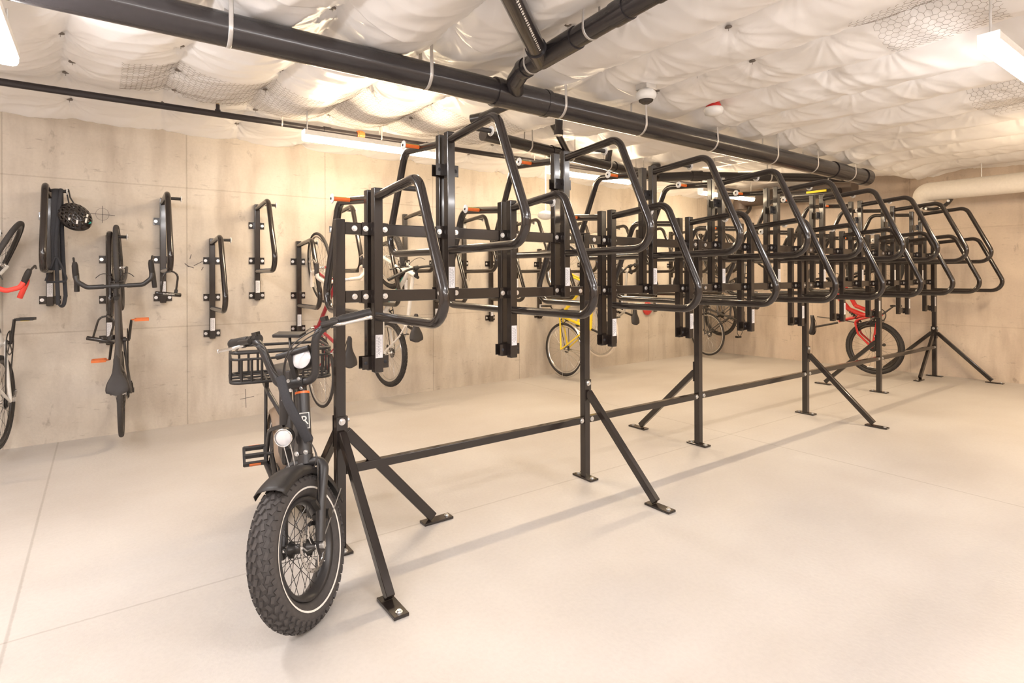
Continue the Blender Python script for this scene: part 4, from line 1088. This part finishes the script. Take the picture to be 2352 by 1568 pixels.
# crank, pedals
ca = R_(100)
for s in (-1, 1):
    a = ca + (PI if s > 0 else 0); e = BBe + Vector((.165 * math.cos(a), s * .085, .165 * math.sin(a)))
    arm = ebuild(MB().tube([BBe + Vector((0, s * .06, 0)), e], .01, 10, radii=[(.016, .01), (.012, .008)]), 'crank_arm', dark_metal)
    p = MB(); c = e + Vector((0, s * .025, 0)); w = .1
    for dx in (-.045, 0, .045): p.box(c + Vector((dx, s * w / 2, 0)), (.012, w * .96, .024))
    for yy in (.004, w - .004): p.box(c + Vector((0, s * yy, 0)), (.098, .012, .02))
    PT = Matrix.Translation(c) @ Matrix.Rotation(R_(38), 4, 'Y') @ Matrix.Translation(-c); p.tr(PT)
    p.cyl(e, c + Vector((0, s * .03, 0)), .009, n=10); pd_ = p.build('pedal', black_matte, arm)
    for dx in (-.053, .053): MB().box(c + Vector((dx, s * .05, .002)), (.004, .05, .013)).tr(PT).build('pedal_reflector', orange_plastic if s < 0 else reflector_yellow, arm)
cr_ = MB().lathe([(.02, -.056), (.085, -.056), (.09, -.054), (.085, -.051), (.02, -.051)], 36, Matrix.Translation(BBe), closed=True); ebuild(cr_, 'chainring', dark_metal)
ch = MB(); pts = [RAe + Vector((.036 * math.cos(PI / 2 + PI * k / 10), -.054, .036 * math.sin(PI / 2 + PI * k / 10))) for k in range(11)] + [BBe + Vector((.09 * math.cos(-PI / 2 + PI * k / 10), -.054, .09 * math.sin(-PI / 2 + PI * k / 10))) for k in range(11)]
ch.tube(pts, .005, 6, closed=True); ebuild(ch, 'chain', dark_metal)
ks = MB().tube(rounded([(.25, .09, .25), (.28, .13, .12), (.30, .22, .012)], .05, 5), .008, 10); ks.box((.305, .225, .008), (.05, .03, .012)); ebuild(ks, 'kickstand', black_matte)
# seat
sd = saddle_mesh(.28, .10, .03, .06).build('saddle', saddle_mat, EB, (.27, 0, .82)); ebuild(MB().cyl((.30, 0, .72), (.28, 0, .80), .0145, n=12), 'seatpost', dark_metal)
# wide wire basket on the rear carrier
bk = MB(); bx0, bx1, bw, z0, z1 = -.30, .06, .255, .735, .895
rt = .0085
def ring(z, in_=0): 
    pts = []; rr = .05
    for cx, cy, a0 in ((bx1 - rr, bw - rr, 0), (bx0 + rr, bw - rr, 90), (bx0 + rr, -bw + rr, 180), (bx1 - rr, -bw + rr, 270)):
        for k in range(6): a = R_(a0 + 18 * k); pts.append((cx + (rr - in_) * math.cos(a), cy + (rr - in_) * math.sin(a), z))
    return pts
bk.tube(ring(z1), rt, 10, closed=True); bk.tube(ring(z0), rt, 10, closed=True); bk.tube(ring(z1 - .035), rt * .8, 10, closed=True)
for y in [-.205, -.155, -.105, .105, .155, .205]:
    for x in (bx0, bx1): bk.cyl((x, y, z0), (x, y, z1 - .035 if x else z1), rt * .8, n=8)
for x in (-.22, -.12, -.02):
    for s in (-1, 1): bk.cyl((x, s * bw, z0), (x, s * bw, z1 - .035), rt * .8, n=8)
    bk.cyl((x, -bw, z0), (x, bw, z0), rt * .7, n=8)
for y in (-.08, .0, .08): bk.cyl((bx0, y, z0), (bx1, y, z0), rt * .7, n=8)
for s in (-1, 1): bk.cyl((bx0, s * .25, z0), (bx1, s * .1, z0 + .0), rt * .7, n=8); bk.cyl((bx0, s * .2, z1), (bx1, s * .24, z1), rt * .6, n=8)
for a, b_ in ((-bw + .03, bw - .03),): bk.cyl((bx1, a, z1), (bx1, b_, z1), rt, n=8)
bko = ebuild(bk, 'basket', black_matte)
sup = MB()
for s in (-1, 1): sup.mark().box((-.12, s * .075, .7075), (.2, .02, .055))
sup.pieces('basket_mount', black_matte, bko)
# '2' plate on the mast facing the front
mp2 = basis((0, 1, 0), (-.0416, 0, .999), (.999, 0, .0416), (.3605, -.02, .70))
pl = MB().box((0, 0, 0), (.03, .036, .002)); pl.tr(mp2); plo = pl.build('number_plate', dark_ink, pto)
fb = MB()
for c, d in (((-.014, 0, .0012), (.0025, .036, .0012)), ((.014, 0, .0012), (.0025, .036, .0012)), ((0, .017, .0012), (.03, .0025, .0012)), ((0, -.017, .0012), (.03, .0025, .0012))): fb.box(c, d)
fb.tr(mp2); fb.build('plate_border', white_paint, plo)
text('2', .03, white_paint, plo, mp2 @ Matrix.Translation((0, 0, .0014)), name='plate_number')

# ------------------------------------------------------------------ locks, straps, helmet on the wall racks
def u_lock(label, loc, rot, lettered):
    t = empty('u_lock', label, 'lock', loc)
    t.rotation_euler = rot
    pts = [(-.05, 0, 0)] + [(-.05, 0, .115)] + [(.05 * math.cos(PI - PI * k / 10), 0, .12 + .05 * math.sin(PI * k / 10)) for k in range(11)] + [(.05, 0, 0)]
    MB().tube(pts, .0072, 12).build('shackle', black, t)
    cbm = MB().tube([(-.088, 0, -.008), (-.085, 0, -.008), (.085, 0, -.008), (.088, 0, -.008)], .0155, 16, radii=[.012, .0155, .0155, .012]); c = cbm.build('crossbar', black, t)
    if lettered: text('SCHWINN', .0165, white_paint, c, basis((1, 0, 0), (0, 0, 1), (0, -1, 0), (.0, -.0158, -.008)), .0002)
    MB().box((.05, 0, .018), (.02, .02, .03)).build('keyway_cap', black_matte, t)
    return t
hoopz = .832 - .085
u_lock('black U-lock with white letters hanging on an upper wall hoop', (wx(2) - .01, WY - .0275 - .60, 1.165 - .085 + .272 - .175), (0, R_(7), R_(8)), True)
u_lock('plain black U-lock hanging behind the charcoal road bike', (wx(1) - .055, WY - .0275 - .56, hoopz + .272 - .172), (0, R_(14), R_(-10)), False)
# black straps: two long loops over the peg
px = wx(0) + .05; pyy = WY - .0275 - .225; pz = 1.165 - .085 + .8755
stp = empty('strap_bundle', 'long black straps draped over an upper wall hoop and its peg', 'strap', (px, pyy, pz))
def band(pts, w, t, nm='strap'): 
    q = rounded(pts, .03, 4); MB().tube(q, w, 10, radii=[(w, t)] * len(q), flat=(1, 0, 0)).build(nm, fabric_sleeve, stp)
band([(.0, -.02, -.60), (-.005, -.024, -.3), (.005, -.022, .012), (.0, .022, .012), (.0, .03, -.28), (.01, .03, -.58)], .028, .006)
band([(.012, -.03, -.86), (.0, -.034, -.4), (.03, -.03, .015), (.03, .028, .015), (.035, .03, -.35), (.045, .02, -.62), (.055, .0, -.80)], .013, .006)
band([(.055, .0, -.79), (.045, -.01, -.86), (.03, -.03, -.88), (.012, -.03, -.85)], .013, .006)
band([(-.06, -.035, -.68), (-.02, -.04, -.55), (.0, -.042, -.48), (.03, -.04, -.56), (.062, -.035, -.66), (.055, -.035, -.685), (-.055, -.035, -.69)], .008, .006, 'strap_handle')
# helmet
hl_ = empty('bike_helmet', 'black vented bike helmet with white and teal marks hanging from a wall rack peg', 'helmet', (px + .115, pyy - .03, pz - .195))
def helmet():
    nu, nv = 48, 20; sx, sy, sz = .098, .125, .085; vs = []; fs = []
    for i in range(nv + 1):
        t = (PI * .56) * i / nv
        for j in range(nu):
            p = 2 * PI * j / nu; vs.append((sx * math.sin(t) * math.cos(p), sy * math.sin(t) * math.sin(p), sz * math.cos(t)))
    for i in range(nv):
        for j in range(nu):
            x = math.sin(PI * .56 * (i + .5) / nv) * math.cos(2 * PI * (j + .5) / nu); yy = math.sin(PI * .56 * (i + .5) / nv) * math.sin(2 * PI * (j + .5) / nu)
            lane = abs(x) * 5.2; vent = .25 < (lane % 1) < .75 and -.8 < yy < .85 and (int((yy + 1) * 3.2 + int(lane) * .5) * 1.0 + .35 < (yy + 1) * 3.2 + int(lane) * .5) and 2 <= i < nv - 4
            if not vent: fs.append((i * nu + j, (i + 1) * nu + j, (i + 1) * nu + (j + 1) % nu, i * nu + (j + 1) % nu))
    return MB().add(vs, fs, True)
HM = Matrix.Rotation(R_(62), 4, 'X') @ Matrix.Rotation(R_(35), 4, 'Z')
o_ = helmet().tr(HM).build('shell', black, hl_); sl = o_.modifiers.new('thick', 'SOLIDIFY'); sl.thickness = .016
MB().ball((0, 0, -.002), 1, 24, 12, (.08, .105, .066)).tr(HM).build('liner', tan, hl_)
dm = MB()
for x, y, w in ((-.035, -.075, .03), (.02, -.09, .035), (-.06, -.03, .02), (.05, -.06, .025)): 
    z = .085 * math.sqrt(max(0, 1 - (x / .098) ** 2 - (y / .125) ** 2)) + .001; nrm = Vector((x / .098 ** 2, y / .125 ** 2, z / .085 ** 2)).normalized(); u_ = nrm.orthogonal().normalized()
    dm.box((x, y, z), (w, .012, .003), Matrix((u_, nrm.cross(u_), nrm)).transposed())
dm.tr(HM).build('white_mark', white_paint, hl_)
tm = MB().box((.03, -.105, .03), (.03, .012, .01)); tm.tr(HM).build('teal_mark', teal, hl_)
stx = MB().tube(rounded([(-.03, .02, .06), (-.045, .03, .15), (-.055, .03, .21), (-.04, .03, .213), (-.03, .02, .15), (.02, .0, .05)], .02, 4), .005, 8); stx.build('chin_strap', black_matte, hl_)
